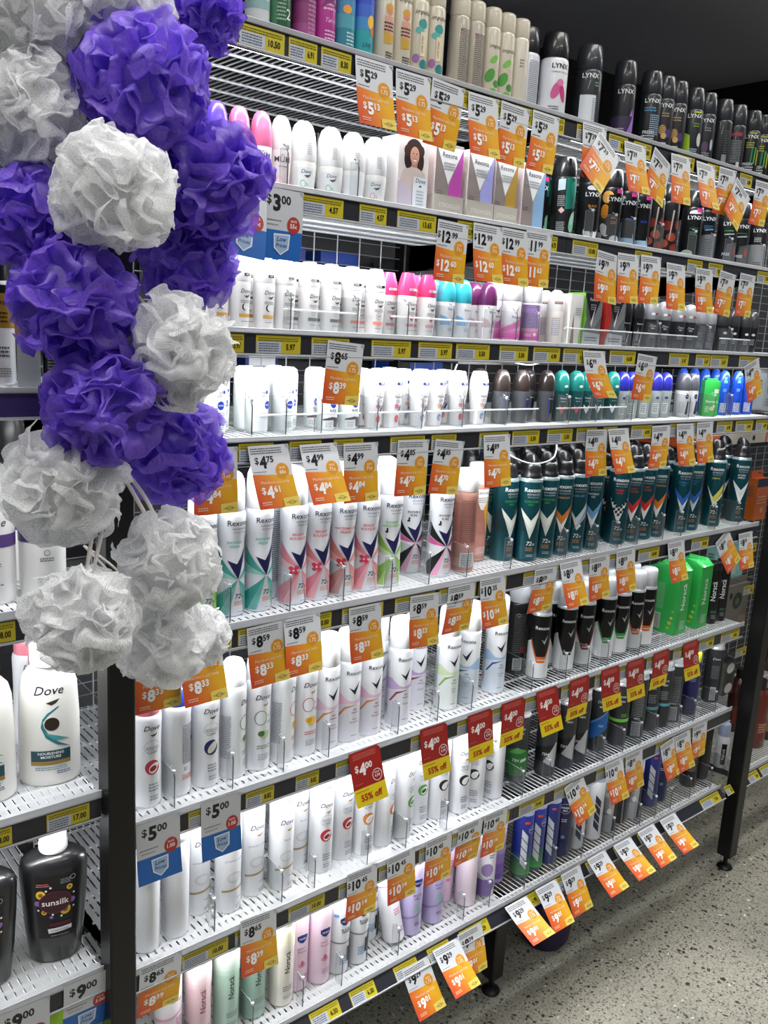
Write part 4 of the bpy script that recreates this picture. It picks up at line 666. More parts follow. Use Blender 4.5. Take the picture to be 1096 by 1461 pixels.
  (7, 'dm_dark', 1.4837, 0.1048, 0), (7, 'dm_silver', 1.5261, 0.05, 0), (7, 'dm_silver', 1.5942, 0.05, 0), (7, 'dm_silver', 1.6431, 0.05, 0),
  (7, 'dm_blue', 1.6729, 0.0888, 0), (7, 'dm_blue', 1.7309, 0.06, 0), (7, 'dm_line', 1.8038, 0.05, 0), (7, 'dm_back', 1.8781, 0.05, 0),
  (7, 'dm_teal', 1.9434, 0.055, 0), (7, 'dm_teal', 1.9921, 0.05, 0), (7, 'dm_back', 2.0441, 0.05, 0), (7, 'dm_navy', 2.1271, 0.05, 0),
  (7, 'dm_dark', 2.2611, 0.06, 0), (8, 'no_ball', 0.5834, 0.05, 0), (8, 'no_pink', 0.6388, 0.05, 0), (8, 'no_green', 0.6941, 0.05, 0),
  (8, 'no_greenback', 0.749, 0.05, 0), (8, 'no_cream', 0.8062, 0.045, 0), (8, 'nv_pearl', 0.8496, 0.06, 0), (8, 'nv_pearl', 0.8944, 0.05, 0),
  (8, 'nv_bw', 0.9403, 0.05, 0), (8, 'nv_bw', 0.9869, 0.05, 0), (8, 'nv_bw', 1.0465, 0.09, 0), (8, 'nv_double', 1.1304, 0.05, 0),
  (8, 'nv_double', 1.1926, 0.05, 0), (8, 'nv_pink', 1.2603, 0.09, 0), (8, 'nv_plain', 1.292, 0.05, 0), (8, 'nv_violet', 1.35, 0.05, 0),
  (8, 'nv_lilac', 1.4038, 0.07, 0), (8, 'nm_green', 1.4713, 0.05, 0), (8, 'nm_green', 1.5195, 0.053, 0), (8, 'nm_navy', 1.568, 0.05, 0),
  (8, 'nm_deep', 1.6175, 0.05, 0), (8, 'nm_white', 1.672, 0.05, 0), (8, 'nm_white', 1.7412, 0.05, 0), (8, 'nm_grey', 1.8012, 0.05, 0),
  (8, 'nm_dark', 1.8607, 0.06, 0), (8, 'nm_grey', 1.9076, 0.05, 0), (8, 'nm_navy', 2.0015, 0.06, 0), (8, 'nm_deep', 2.0494, 0.06, 0),
  (8, 'nm_deep', 2.074, 0.101, 0), (8, 'nm_box', 2.1926, 0.055, 0), (8, 'nm_tall', 2.2645, 0.06, 0), (8, 'nm_pump', 2.363, 0.1055, 0),
  (8, 'nm_pump', 2.3779, 0.06, 0)]
TAGS = [
  ('m', '5.29', '5.13', (0.8421, -0.0098, 1.9059, 0.0, -0.0872, -0.9962, 1.0, 0.0, 0.0), 0), ('m', '5.29', '5.13', (0.9203, -0.0098, 1.9045, 0.0, -0.0436, -0.999, 1.0, 0.0, 0.0), 0), ('m', '5.29', '5.13', (0.996, -0.0098, 1.9074, -0.0523, -0.0, -0.9986, 0.9986, 0.0, -0.0523), 0), ('m', '5.29', '5.13', (1.0759, -0.0098, 1.9027, 0.0, -0.0436, -0.999, 1.0, 0.0, 0.0), 0),
  ('m', '5.29', '5.13', (1.1549, -0.0098, 1.9041, -0.0349, -0.0, -0.9994, 0.9994, 0.0, -0.0349), 0), ('m', '5.29', '5.13', (1.2351, -0.0098, 1.9047, -0.0175, -0.0436, -0.9989, 0.9998, -0.0008, -0.0174), 0), ('m', '7.39', '7.17', (1.3728, -0.0098, 1.9099, 0.0, -0.0872, -0.9962, 1.0, 0.0, 0.0), 0), ('m', '7.39', '7.17', (1.4244, -0.0098, 1.9032, -0.6428, -0.1983, -0.7399, 0.766, -0.1664, -0.6209), 0),
  ('m', '7.39', '7.17', (1.5026, -0.0098, 1.8989, 0.0, -0.1305, -0.9914, 1.0, 0.0, 0.0), 0), ('m', '7.39', '7.17', (1.6055, -0.0098, 1.9042, -0.4067, -0.0398, -0.9127, 0.9135, -0.0177, -0.4063), 0), ('m', '7.39', '7.17', (1.6637, -0.0098, 1.9015, 0.0, -0.1305, -0.9914, 1.0, 0.0, 0.0), 0), ('m', '7.39', '7.17', (1.7588, -0.0098, 1.9012, -0.0175, -0.1736, -0.9847, 0.9998, -0.003, -0.0172), 0),
  ('m', '7.39', '7.17', (1.8511, -0.0098, 1.9038, 0.0, -0.0436, -0.999, 1.0, 0.0, 0.0), 0), ('m', '7.39', '7.17', (1.9283, -0.0098, 1.8931, -0.5878, -0.1056, -0.8021, 0.809, -0.0767, -0.5828), 0), ('m', '7.39', '7.17', (2.0113, -0.0098, 1.8989, 0.0, -0.0436, -0.999, 1.0, 0.0, 0.0), 0), ('m', '12.99', '12.60', (1.0274, -0.0098, 1.6983, -0.0349, -0.0, -0.9994, 0.9994, 0.0, -0.0349), 0),
  ('m', '12.99', '12.60', (1.1094, -0.0098, 1.7022, -0.0175, -0.0436, -0.9989, 0.9998, -0.0008, -0.0174), 0), ('m', '12.99', '12.60', (1.1809, -0.0098, 1.7021, -0.0175, -0.0, -0.9998, 0.9998, 0.0, -0.0175), 0), ('m', '11.99', '11.63', (1.2441, -0.0098, 1.7042, 0.0, 0.0, -1.0, 1.0, 0.0, 0.0), 0), ('m', '9.79', '9.50', (1.4541, -0.0098, 1.6904, -0.0872, -0.0, -0.9962, 0.9962, 0.0, -0.0872), 0),
  ('m', '9.79', '9.50', (1.5199, -0.0098, 1.6913, 0.0, -0.0872, -0.9962, 1.0, 0.0, 0.0), 0), ('m', '9.79', '9.50', (1.5984, -0.0098, 1.6944, 0.0, -0.1305, -0.9914, 1.0, 0.0, 0.0), 0), ('m', '9.79', '9.50', (1.6927, -0.0098, 1.6874, -0.0175, -0.1305, -0.9913, 0.9998, -0.0023, -0.0173), 0), ('m', '9.79', '9.50', (1.8075, -0.0098, 1.6869, -0.0175, -0.0436, -0.9989, 0.9998, -0.0008, -0.0174), 0),
  ('m', '7.39', '7.17', (1.9081, -0.0098, 1.6892, -0.0872, -0.0, -0.9962, 0.9962, 0.0, -0.0872), 0), ('m', '7.39', '7.17', (1.9981, -0.0098, 1.6902, -0.0349, -0.0, -0.9994, 0.9994, 0.0, -0.0349), 0), ('b', '3.00', '55c', (0.6883, -0.0098, 1.7039, -0.0175, -0.0871, -0.996, 0.9998, -0.0015, -0.0174), 0), ('b', '3.00', '55c', (0.6253, -0.0098, 1.7033, -0.1045, -0.2574, -0.9606, 0.9945, -0.0271, -0.101), 0),
  ('m', '8.65', '8.39', (0.8139, -0.0098, 1.4956, -0.0698, -0.0, -0.9976, 0.9976, 0.0, -0.0698), 0), ('m', '6.99', '6.78', (1.4396, -0.0098, 1.4961, 0.0, -0.1305, -0.9914, 1.0, 0.0, 0.0), 3), ('m', '6.69', '6.49', (1.6272, -0.0098, 1.4951, -0.0872, -0.0, -0.9962, 0.9962, 0.0, -0.0872), 0), ('m', '4.99', '4.84', (2.0729, -0.0098, 1.4739, 0.342, -0.041, -0.9388, 0.9397, 0.0149, 0.3417), 0),
  ('m', '4.99', '4.84', (0.5877, -0.0098, 1.3375, 0.0, -0.0436, -0.999, 1.0, 0.0, 0.0), 0), ('m', '4.75', '4.61', (0.6754, -0.0098, 1.3367, 0.0175, -0.3007, -0.9536, 0.9998, 0.0052, 0.0166), 0), ('m', '4.99', '4.84', (0.7675, -0.0098, 1.335, 0.0175, -0.342, -0.9395, 0.9998, 0.006, 0.0164), 0), ('m', '4.99', '4.84', (0.8528, -0.0098, 1.3337, 0.0, -0.0872, -0.9962, 1.0, 0.0, 0.0), 0),
  ('m', '4.85', '4.70', (0.968, -0.0098, 1.3349, -0.0175, -0.0, -0.9998, 0.9998, 0.0, -0.0175), 0), ('m', '4.85', '4.70', (1.0551, -0.0098, 1.3341, -0.1045, -0.0, -0.9945, 0.9945, 0.0, -0.1045), 0), ('m', '4.89', '4.70', (1.1742, -0.0098, 1.3361, 0.0, -0.1305, -0.9914, 1.0, 0.0, 0.0), 0), ('m', '4.85', '4.70', (1.478, -0.0098, 1.3372, -0.0175, -0.0, -0.9998, 0.9998, 0.0, -0.0175), 0),
  ('m', '4.85', '4.70', (1.55, -0.0098, 1.3365, 0.0, -0.2164, -0.9763, 1.0, 0.0, 0.0), 0), ('m', '4.99', '4.84', (1.7108, -0.0098, 1.3379, 0.0175, -0.0871, -0.996, 0.9998, 0.0015, 0.0174), 0), ('m', '4.99', '4.84', (1.8077, -0.0098, 1.34, 0.0, -0.0872, -0.9962, 1.0, 0.0, 0.0), 0), ('m', '4.99', '4.84', (1.8928, -0.0098, 1.3411, 0.0175, -0.0436, -0.9989, 0.9998, 0.0008, 0.0174), 0),
  ('m', '8.59', '8.33', (0.5003, -0.0098, 1.052, 0.0, 0.0, -1.0, 1.0, 0.0, 0.0), 0), ('m', '8.59', '8.33', (0.5639, -0.0098, 1.0532, 0.0175, -0.2588, -0.9658, 0.9998, 0.0045, 0.0169), 0), ('m', '8.59', '8.33', (0.6817, -0.0098, 1.0533, 0.0349, -0.0436, -0.9984, 0.9994, 0.0015, 0.0349), 0), ('m', '8.59', '8.33', (0.7485, -0.0098, 1.0552, 0.0175, -0.2164, -0.9761, 0.9998, 0.0038, 0.017), 0),
  ('m', '8.59', '8.33', (0.8805, -0.0098, 1.053, 0.0, -0.0436, -0.999, 1.0, 0.0, 0.0), 0), ('m', '8.59', '8.33', (1.0193, -0.0098, 1.0523, -0.0349, -0.0, -0.9994, 0.9994, 0.0, -0.0349), 0), ('m', '8.59', '8.33', (1.1125, -0.0098, 1.0553, 0.0, 0.0, -1.0, 1.0, 0.0, 0.0), 0), ('m', '10.35', '10.04', (1.1956, -0.0098, 1.0582, 0.0, -0.0872, -0.9962, 1.0, 0.0, 0.0), 0),
  ('m', '8.59', '8.33', (1.3551, -0.0098, 1.056, -0.0175, -0.0, -0.9998, 0.9998, 0.0, -0.0175), 0), ('m', '8.59', '8.33', (1.4331, -0.0098, 1.059, 0.0175, -0.2164, -0.9761, 0.9998, 0.0038, 0.017), 0), ('m', '8.59', '8.33', (1.5343, -0.0098, 1.0582, 0.0175, 0.0, -0.9998, 0.9998, 0.0, 0.0175), 0), ('m', '8.59', '8.33', (1.6292, -0.0098, 1.0607, 0.0175, -0.0436, -0.9989, 0.9998, 0.0008, 0.0174), 0),
  ('m', '8.59', '8.33', (1.8313, -0.0098, 1.0567, 0.0175, -0.1305, -0.9913, 0.9998, 0.0023, 0.0173), 0), ('m', '8.59', '8.33', (2.0502, -0.0098, 1.0314, 0.4695, -0.1152, -0.8754, 0.8829, 0.0613, 0.4655), 0), ('m', '8.59', '8.33', (2.161, -0.0098, 1.0431, 0.0175, -0.1736, -0.9847, 0.9998, 0.003, 0.0172), 0), ('r', '4.00', '55% off', (0.895, -0.0098, 0.7808, 0.0349, -0.2163, -0.9757, 0.9994, 0.0076, 0.0341), 0),
  ('r', '4.00', '55% off', (1.064, -0.0098, 0.7825, 0.0, -0.1305, -0.9914, 1.0, 0.0, 0.0), 0), ('r', '4.00', '55% off', (1.1908, -0.0098, 0.7786, 0.0175, -0.1305, -0.9913, 0.9998, 0.0023, 0.0173), 0), ('r', '4.00', '55% off', (1.2886, -0.0098, 0.7799, 0.0175, -0.1305, -0.9913, 0.9998, 0.0023, 0.0173), 0), ('r', '4.00', '55% off', (1.3959, -0.0098, 0.7808, 0.0175, -0.1736, -0.9847, 0.9998, 0.003, 0.0172), 0),
  ('r', '4.00', '55% off', (1.5081, -0.0098, 0.7809, 0.0175, -0.0871, -0.996, 0.9998, 0.0015, 0.0174), 0), ('r', '4.00', '55% off', (1.6213, -0.0098, 0.781, 0.0, -0.0872, -0.9962, 1.0, 0.0, 0.0), 0), ('r', '4.00', '55% off', (1.721, -0.0098, 0.7804, 0.0, -0.0436, -0.999, 1.0, 0.0, 0.0), 0), ('r', '4.00', '55% off', (1.8287, -0.0098, 0.7796, 0.0175, -0.0871, -0.996, 0.9998, 0.0015, 0.0174), 0),
  ('r', '4.00', '55% off', (1.9594, -0.0098, 0.7793, 0.0175, -0.0871, -0.996, 0.9998, 0.0015, 0.0174), 0), ('b', '5.00', '1.00', (0.5005, -0.0098, 0.7793, 0.0, 0.0, -1.0, 1.0, 0.0, 0.0), 0), ('b', '5.00', '1.00', (0.6074, -0.0098, 0.7806, -0.0175, -0.0, -0.9998, 0.9998, 0.0, -0.0175), 0), ('m', '8.65', '8.39', (0.5059, -0.0098, 0.5357, -0.0175, -0.0, -0.9998, 0.9998, 0.0, -0.0175), 0),
  ('m', '8.65', '8.39', (0.6831, -0.0098, 0.5404, -0.0523, -0.087, -0.9948, 0.9986, -0.0046, -0.0521), 0), ('m', '10.45', '10.14', (0.9059, -0.0098, 0.5391, -0.0175, -0.1305, -0.9913, 0.9998, -0.0023, -0.0173), 0), ('m', '10.45', '10.14', (1.0011, -0.0098, 0.5359, 0.0175, -0.0871, -0.996, 0.9998, 0.0015, 0.0174), 0), ('m', '10.45', '10.14', (1.1017, -0.0098, 0.5347, 0.0, -0.0436, -0.999, 1.0, 0.0, 0.0), 0),
  ('m', '10.45', '10.14', (1.1914, -0.0098, 0.5353, 0.0, 0.0, -1.0, 1.0, 0.0, 0.0), 0), ('m', '10.45', '10.14', (1.2677, -0.0098, 0.5361, -0.0349, -0.0, -0.9994, 0.9994, 0.0, -0.0349), 0), ('m', '10.45', '10.14', (1.5288, -0.0098, 0.5161, 0.2419, -0.2511, -0.9372, 0.9703, 0.0626, 0.2337), 0), ('m', '10.45', '10.14', (1.6781, -0.0098, 0.5292, 0.0175, -0.2164, -0.9761, 0.9998, 0.0038, 0.017), 0),
  ('m', '8.95', '8.68', (1.7623, -0.0098, 0.5286, 0.0349, -0.0436, -0.9984, 0.9994, 0.0015, 0.0349), 0), ('m', '8.95', '8.68', (1.9126, -0.0098, 0.5125, 0.1392, -0.172, -0.9752, 0.9903, 0.0242, 0.1371), 0), ('m', '8.95', '8.68', (1.9779, -0.0098, 0.5209, 0.0349, -0.1735, -0.9842, 0.9994, 0.0061, 0.0344), 0), ('m', '9.95', '9.65', (2.0618, -0.0098, 0.5253, 0.0175, -0.1305, -0.9913, 0.9998, 0.0023, 0.0173), 0),
  ('m', '9.29', '9.01', (1.0501, -0.019, 0.2763, 0.0175, -0.5372, -0.8433, 0.9998, 0.0094, 0.0147), 0), ('m', '9.29', '9.01', (1.1328, -0.019, 0.2825, 0.0, -0.7071, -0.7071, 1.0, 0.0, 0.0), 0), ('m', '9.29', '9.01', (1.203, -0.019, 0.2884, 0.0, -0.3827, -0.9239, 1.0, 0.0, 0.0), 0), ('m', '9.29', '9.01', (1.3472, -0.019, 0.2919, 0.0, -0.866, -0.5, 1.0, 0.0, 0.0), 0),
  ('m', '9.29', '9.01', (1.448, -0.019, 0.2942, 0.0, -0.7373, -0.6756, 1.0, 0.0, 0.0), 0), ('m', '9.29', '9.01', (1.5379, -0.019, 0.2962, 0.0175, -0.4999, -0.8659, 0.9998, 0.0087, 0.0151), 0), ('m', '9.29', '9.01', (1.6358, -0.019, 0.2991, 0.0175, -0.7372, -0.6755, 0.9998, 0.0129, 0.0118), 0), ('m', '9.29', '9.01', (1.7398, -0.019, 0.2983, 0.0, -0.7934, -0.6088, 1.0, 0.0, 0.0), 0),
  ('m', '9.29', '9.01', (1.8416, -0.019, 0.2987, 0.0175, -0.7932, -0.6087, 0.9998, 0.0138, 0.0106), 0), ('m', '9.29', '9.01', (1.94, -0.019, 0.2983, 0.0, -0.766, -0.6428, 1.0, 0.0, 0.0), 0), ('b', '9.00', '3.00', (0.2984, -0.0098, 0.5596, -0.0349, -0.0, -0.9994, 0.9994, 0.0, -0.0349), 0), ('b', '9.00', '3.00', (0.3896, -0.0098, 0.5612, -0.0175, -0.0, -0.9998, 0.9998, 0.0, -0.0175), 0)]
LABELS = [
  (1, 0.607, 0.037, '10.50'), (1, 0.649, 0.073, '10.50'), (1, 0.728, 0.05, '6.91'), (1, 0.783, 0.053, '8.30'),
  (1, 0.96, 0.041, '5.13'), (1, 1.051, 0.029, '5.13'), (1, 1.128, 0.029, '5.13'), (1, 1.194, 0.042, '5.13'),
  (1, 1.288, 0.039, '5.13'), (1, 1.36, 0.06, '8.80'), (1, 1.457, 0.06, '8.80'), (1, 1.537, 0.06, '8.00'),
  (1, 1.689, 0.067, '8.80'), (1, 1.806, 0.06, '8.80'), (1, 1.944, 0.056, '8.80'), (2, 0.643, 0.042, '3.00'),
  (2, 0.756, 0.08, '4.57'), (2, 0.865, 0.052, '4.57'), (2, 0.941, 0.082, '13.65'), (2, 1.074, 0.042, '12.99'),
  (2, 1.156, 0.034, '12.99'), (2, 1.223, 0.024, '12.99'), (2, 1.286, 0.048, '34.70'), (2, 1.379, 0.08, '10.00'),
  (2, 1.58, 0.06, '9.79'), (2, 1.775, 0.06, '9.79'), (2, 1.861, 0.06, '9.79'), (2, 2.08, 0.06, '7.39'),
  (3, 0.619, 0.05, '5.97'), (3, 0.687, 0.08, '5.97'), (3, 0.785, 0.075, '5.97'), (3, 0.902, 0.081, '5.97'),
  (3, 1.003, 0.078, '5.97'), (3, 1.091, 0.081, '3.50'), (3, 1.201, 0.079, '3.50'), (3, 1.294, 0.078, '4.90'),
  (3, 1.382, 0.077, '6.99'), (3, 1.531, 0.088, '16.00'), (3, 1.748, 0.079, '5.47'), (3, 1.856, 0.057, '5.47'),
  (3, 1.919, 0.078, '5.47'), (3, 2.049, 0.081, '5.47'), (4, 0.662, 0.06, '4.75'), (4, 0.751, 0.06, '4.99'),
  (4, 0.835, 0.06, '4.99'), (4, 0.953, 0.076, '4.85'), (4, 1.047, 0.06, '4.85'), (4, 1.166, 0.077, '4.89'),
  (4, 1.255, 0.079, '3.50'), (4, 1.357, 0.078, '3.50'), (4, 1.448, 0.065, '4.85'), (4, 1.537, 0.049, '4.85'),
  (4, 1.636, 0.079, '4.99'), (4, 1.784, 0.06, '4.99'), (4, 1.872, 0.06, '4.99'), (4, 1.986, 0.074, '4.99'),
  (4, 2.075, 0.081, '4.99'), (4, 2.175, 0.06, '4.99'), (5, 0.621, 0.034, '8.00'), (5, 0.668, 0.071, '8.59'),
  (5, 0.78, 0.065, '10.00'), (5, 0.868, 0.089, '8.59'), (5, 0.985, 0.096, '8.59'), (5, 1.092, 0.099, '8.59'),
  (5, 1.196, 0.079, '10.35'), (5, 1.324, 0.062, '8.59'), (5, 1.42, 0.06, '8.59'), (5, 1.501, 0.06, '8.59'),
  (5, 1.607, 0.06, '8.59'), (5, 1.718, 0.084, '10.00'), (5, 1.941, 0.077, '10.00'), (6, 0.587, 0.039, '5.00'),
  (6, 0.689, 0.052, '8.82'), (6, 0.786, 0.046, '8.82'), (6, 0.87, 0.06, '4.00'), (6, 1.045, 0.06, '4.00'),
  (6, 1.167, 0.06, '4.00'), (6, 1.267, 0.06, '4.00'), (6, 1.367, 0.06, '4.00'), (6, 1.485, 0.06, '4.00'),
  (6, 1.604, 0.06, '4.00'), (6, 1.694, 0.06, '4.00'), (6, 1.807, 0.06, '4.00'), (6, 1.922, 0.06, '4.00'),
  (6, 2.042, 0.075, '4.00'), (6, 2.149, 0.098, '4.00'), (7, 0.508, 0.06, '8.65'), (7, 0.578, 0.081, '10.00'),
  (7, 0.675, 0.076, '8.65'), (7, 0.781, 0.08, '10.00'), (7, 0.89, 0.06, '10.45'), (7, 0.985, 0.06, '10.45'),
  (7, 1.087, 0.06, '10.45'), (7, 1.178, 0.06, '10.45'), (7, 1.27, 0.08, '10.45'), (7, 1.379, 0.081, '10.45'),
  (7, 1.497, 0.06, '10.45'), (7, 1.651, 0.06, '10.45'), (7, 1.748, 0.06, '8.95'), (7, 1.897, 0.06, '8.95'),
  (7, 2.026, 0.06, '9.95'), (8, 0.832, 0.064, '6.30'), (8, 0.924, 0.062, '6.30'), (8, 1.034, 0.06, '9.29'),
  (8, 1.124, 0.06, '9.29'), (8, 1.216, 0.081, '9.29'), (8, 1.382, 0.083, '3.90'), (8, 1.532, 0.078, '9.29'),
  (8, 1.642, 0.06, '9.29'), (8, 1.754, 0.06, '9.29'), (8, 1.855, 0.06, '9.29'), (8, 1.962, 0.06, '9.29'),
  (8, 2.15, 0.099, '7.00'), (8, 2.279, 0.039, '7.00'), (8, 2.406, 0.058, '7.00'), (8, 2.481, 0.077, '7.00')]
POUFS = [
  ('w', 0.3259, -0.15, 1.8116, 0.0584), ('w', 0.4094, -0.17, 1.8367, 0.0577), ('p', 0.5185, -0.15, 1.8584, 0.0471), ('w', 0.326, -0.15, 1.7161, 0.0583),
  ('p', 0.4238, -0.21, 1.7509, 0.0676), ('w', 0.3681, -0.26, 1.6343, 0.0585), ('p', 0.5101, -0.19, 1.6692, 0.0646), ('p', 0.3241, -0.16, 1.61, 0.0548),
  ('p', 0.5092, -0.14, 1.5835, 0.0581), ('p', 0.3422, -0.22, 1.5261, 0.0623), ('w', 0.4426, -0.25, 1.4829, 0.0614), ('p', 0.3671, -0.235, 1.4241, 0.0627),
  ('p', 0.4894, -0.15, 1.3596, 0.0647), ('w', 0.3344, -0.2, 1.336, 0.0643), ('w', 0.444, -0.23, 1.2456, 0.0592), ('w', 0.3327, -0.25, 1.202, 0.0576),
  ('w', 0.4603, -0.17, 1.1354, 0.0637), ('w', 0.545, -0.12, 1.104, 0.0394)]

# ------------------------------------------------------------------ setting
ZS = [1.910, 1.707, 1.504, 1.346, 1.058, .776, .527, .288]
TILT = math.radians(42)
XB0, XB1, XC1 = .4935, 1.3615, 2.2635
def simple_box(name, x0, x1, y0, y1, z0, z1, m):
    b = MB(); b.box(x0, x1, y0, y1, z0, z1, m); return obj(name, b)
fl = MB(); fl.quad((-3, -5, 0), (7, -5, 0), (7, 3, 0), (-3, 3, 0), floor_mat()); struct(obj('floor', fl))
DK = mat('262629', .6); DK2 = mat('1B1B1E', .55)
struct(simple_box('wall_back', -3, 7, .58, .64, 0, 3.2, DK))
struct(simple_box('ceiling', -1.2, 2.52, -.10, .58, 2.262, 2.30, mat('7C7C82', .7)))
struct(simple_box('wall_right', 2.52, 2.56, -.10, .58, 1.98, 2.262, mat('101012', .7)))
CE = mat('B9BABC', .8)
struct(simple_box('ceiling_aisle', -3, 7, -5, -.102, 3.15, 3.2, CE))
struct(simple_box('wall_front', -3, 7, -3.9, -3.84, 0, 3.15, mat('7A7B7E', .8)))

# frame posts with levelling feet
STEEL = mat('121213', .38, .2)
def post(name, label, x0, y0, z0, z1, w=.0405, foot=True):
    r = bpy.data.objects.new(name, None); COL.objects.link(r); r.location = (x0 + w / 2, y0 + w / 2, 0); tag(r, label, 'shelf post')
    b = MB(); h = w / 2; c = .003
    pts = [(-h + c, -h), (h - c, -h), (h, -h + c), (h, h - c), (h - c, h), (-h + c, h), (-h, h - c), (-h, -h + c)]
    for i in range(8):
        (ax, ay), (bx, by) = pts[i], pts[(i + 1) % 8]
        b.quad((ax, ay, z0), (bx, by, z0), (bx, by, z1), (ax, ay, z1), STEEL)
    b.face([(x, y, z0) for x, y in reversed(pts)], (0, 0, -1), STEEL); b.face([(x, y, z1) for x, y in pts], (0, 0, 1), STEEL)
    obj('post_tube', b, r)
    if foot:
        f = MB(); f.lathe([(0, 0), (.021, 0), (.0225, .004), (.019, .009), (.008, .013), (.0065, .014), (.0065, z0 - .0005), (0, z0 - .0005)], mat('1A1A1C', .35, .5), seg=20)
        obj('levelling_foot', f, r)
    return r
post('rack_post', 'black steel rack post behind the hanging bath poufs', .4520, -.0300, .045, 2.262)
post('rack_post', 'black steel rack post with round foot at the far end', 2.3320, -.0330, .045, 2.262, .0425)
post('rack_post', 'short black rack leg under the bottom shelf, set back', 1.3930, .0340, .045, .2500, .0380)
post('rack_post', 'black rear upright behind the joint of the long shelves', 1.3430, .4350, .045, 2.262, .0380)

# ------------------------------------------------------------------ shelves
GLIDE = clear_plastic('frosted_glide', .75, (.86, .87, .89, 1), .1)
WIRE = mat('E4E6E9', .3, .1); RAILC = mat('2A2B33', .35); BEAD = mat('B9BBC0', .3, .2); RAILP = mat('3A2A66', .35)
def shelf(x0, x1, z, label, railm=RAILC, depth=.43, bracket=True, tilt=0):
    r = bpy.data.objects.new('wire_shelf', None); COL.objects.link(r); r.location = ((x0 + x1) / 2, 0, z)
    tag(r, label, 'shelf', 'wire shelves of the display'); h = (x1 - x0) / 2
    b = MB(); n = int((x1 - x0) / .0130)
    for i in range(n + 1):
        x = -h + .003 + (x1 - x0 - .006) * i / n
        b.tube([(x, -.003, .001), (x, depth, .001)], .0014 if z > 1.2 or x0 > 1.3 else .0012, WIRE, 4)
    for y in (.012, .075, .145, .215, .285, .355, .425): b.tube([(-h, y, -.0022), (h, y, -.0022)], .0025 if y > .02 else .003, WIRE, 5)
    obj('wire_deck', b, r)
    if z < 1.2 and x0 < 1.3:
        b = MB(); gw = .0049 if x0 < 1.3 else .0033; n2 = int((x1 - x0) / .0127)
        for i in range(n2):
            x = -h + .0064 + i * .0127; b.quad((x - gw, -.002, .0031), (x + gw, -.002, .0031), (x + gw, depth - .01, .0031), (x - gw, depth - .01, .0031), GLIDE)
        for y in (0, .020, .044, .068, .092, .116, .14, .164, .188, .212): b.quad((-h, y, .0032), (h, y, .0032), (h, y + .009, .0032), (-h, y + .009, .0032), GLIDE)
        obj('glide_mat', b, r)
    b = MB(); b.box(-h, h, 0, .011 if not tilt else .003, -.031, 0, railm); b.tube([(-h, -.0015, -.031), (h, -.0015, -.031)], .0020, BEAD, 5); b.tube([(-h, -.0015, -.0005), (h, -.0015, -.0005)], .0013, mat('3A3B40', .4), 5)
    o = obj('price_rail', b, r, (0, -.007, -.003)); o.rotation_euler = (-tilt, 0, 0)
    LH = .0035 if z > 1.2 else .0085
    b = MB(); b.box(-h, h, -.0095, -.0080, -.0015, LH, LIP); b.box(-h, h, -.0095, .010, -.0028, -.0012, LIP); b.tube([(-h, -.0085, LH), (h, -.0085, LH)], .0010, mat('DADCE0', .25), 5)
    obj('clear_lip', b, r)
    if bracket:
        for sx in (-1, 1):
            b = MB(); xa = sx * (h - .006); m = mat('17171A', .45)
            for x in (xa - .002, xa + .002):
                q = [(x, .03, -.006), (x, depth, -.006), (x, depth, -.06), (x, depth - .06, -.058), (x, .03, -.02)]
                b.face(q if x > xa else q[::-1], (1 if x > xa else -1, 0, 0), m)
            b.quad((xa - .002, .03, -.02), (xa - .002, depth - .06, -.058), (xa + .002, depth - .06, -.058), (xa + .002, .03, -.02), m)
            b.quad((xa - .002, .03, -.02), (xa + .002, .03, -.02), (xa + .002, .03, -.006), (xa - .002, .03, -.006), m)
            obj('bracket', b, r)
    return r
for i, z in enumerate(ZS):
    shelf(XB0, XB1 - .0005, z, SHN[i] + ' long wire shelf from the left post to the middle joint', tilt=TILT if i == 7 else 0)
    shelf(XB1 + .0005, XC1, z, SHN[i] + ' wire shelf beyond the middle joint, towards the end post', tilt=TILT if i == 7 else 0)
for z, nm_, rm in ((1.419, 'wire shelf with purple rail left of the poufs', RAILP), (1.131, 'wire shelf under the purple banded shampoo bottles', RAILC), (.845, 'wire shelf under the large white shampoo bottles', RAILC), (.5585, 'wire shelf under the big black shampoo bottles', RAILC)):
    shelf(-.42, .4495, z, nm_, rm)
for z, nm_ in ((1.504, 'wire shelf past the end post, at roll-on height'), (1.346, 'wire shelf past the end post, above the orange box'), (.288, 'lowest wire shelf past the end post')):
    shelf(2.3765, 3.27, z, nm_, tilt=TILT if z < .4 else 0)

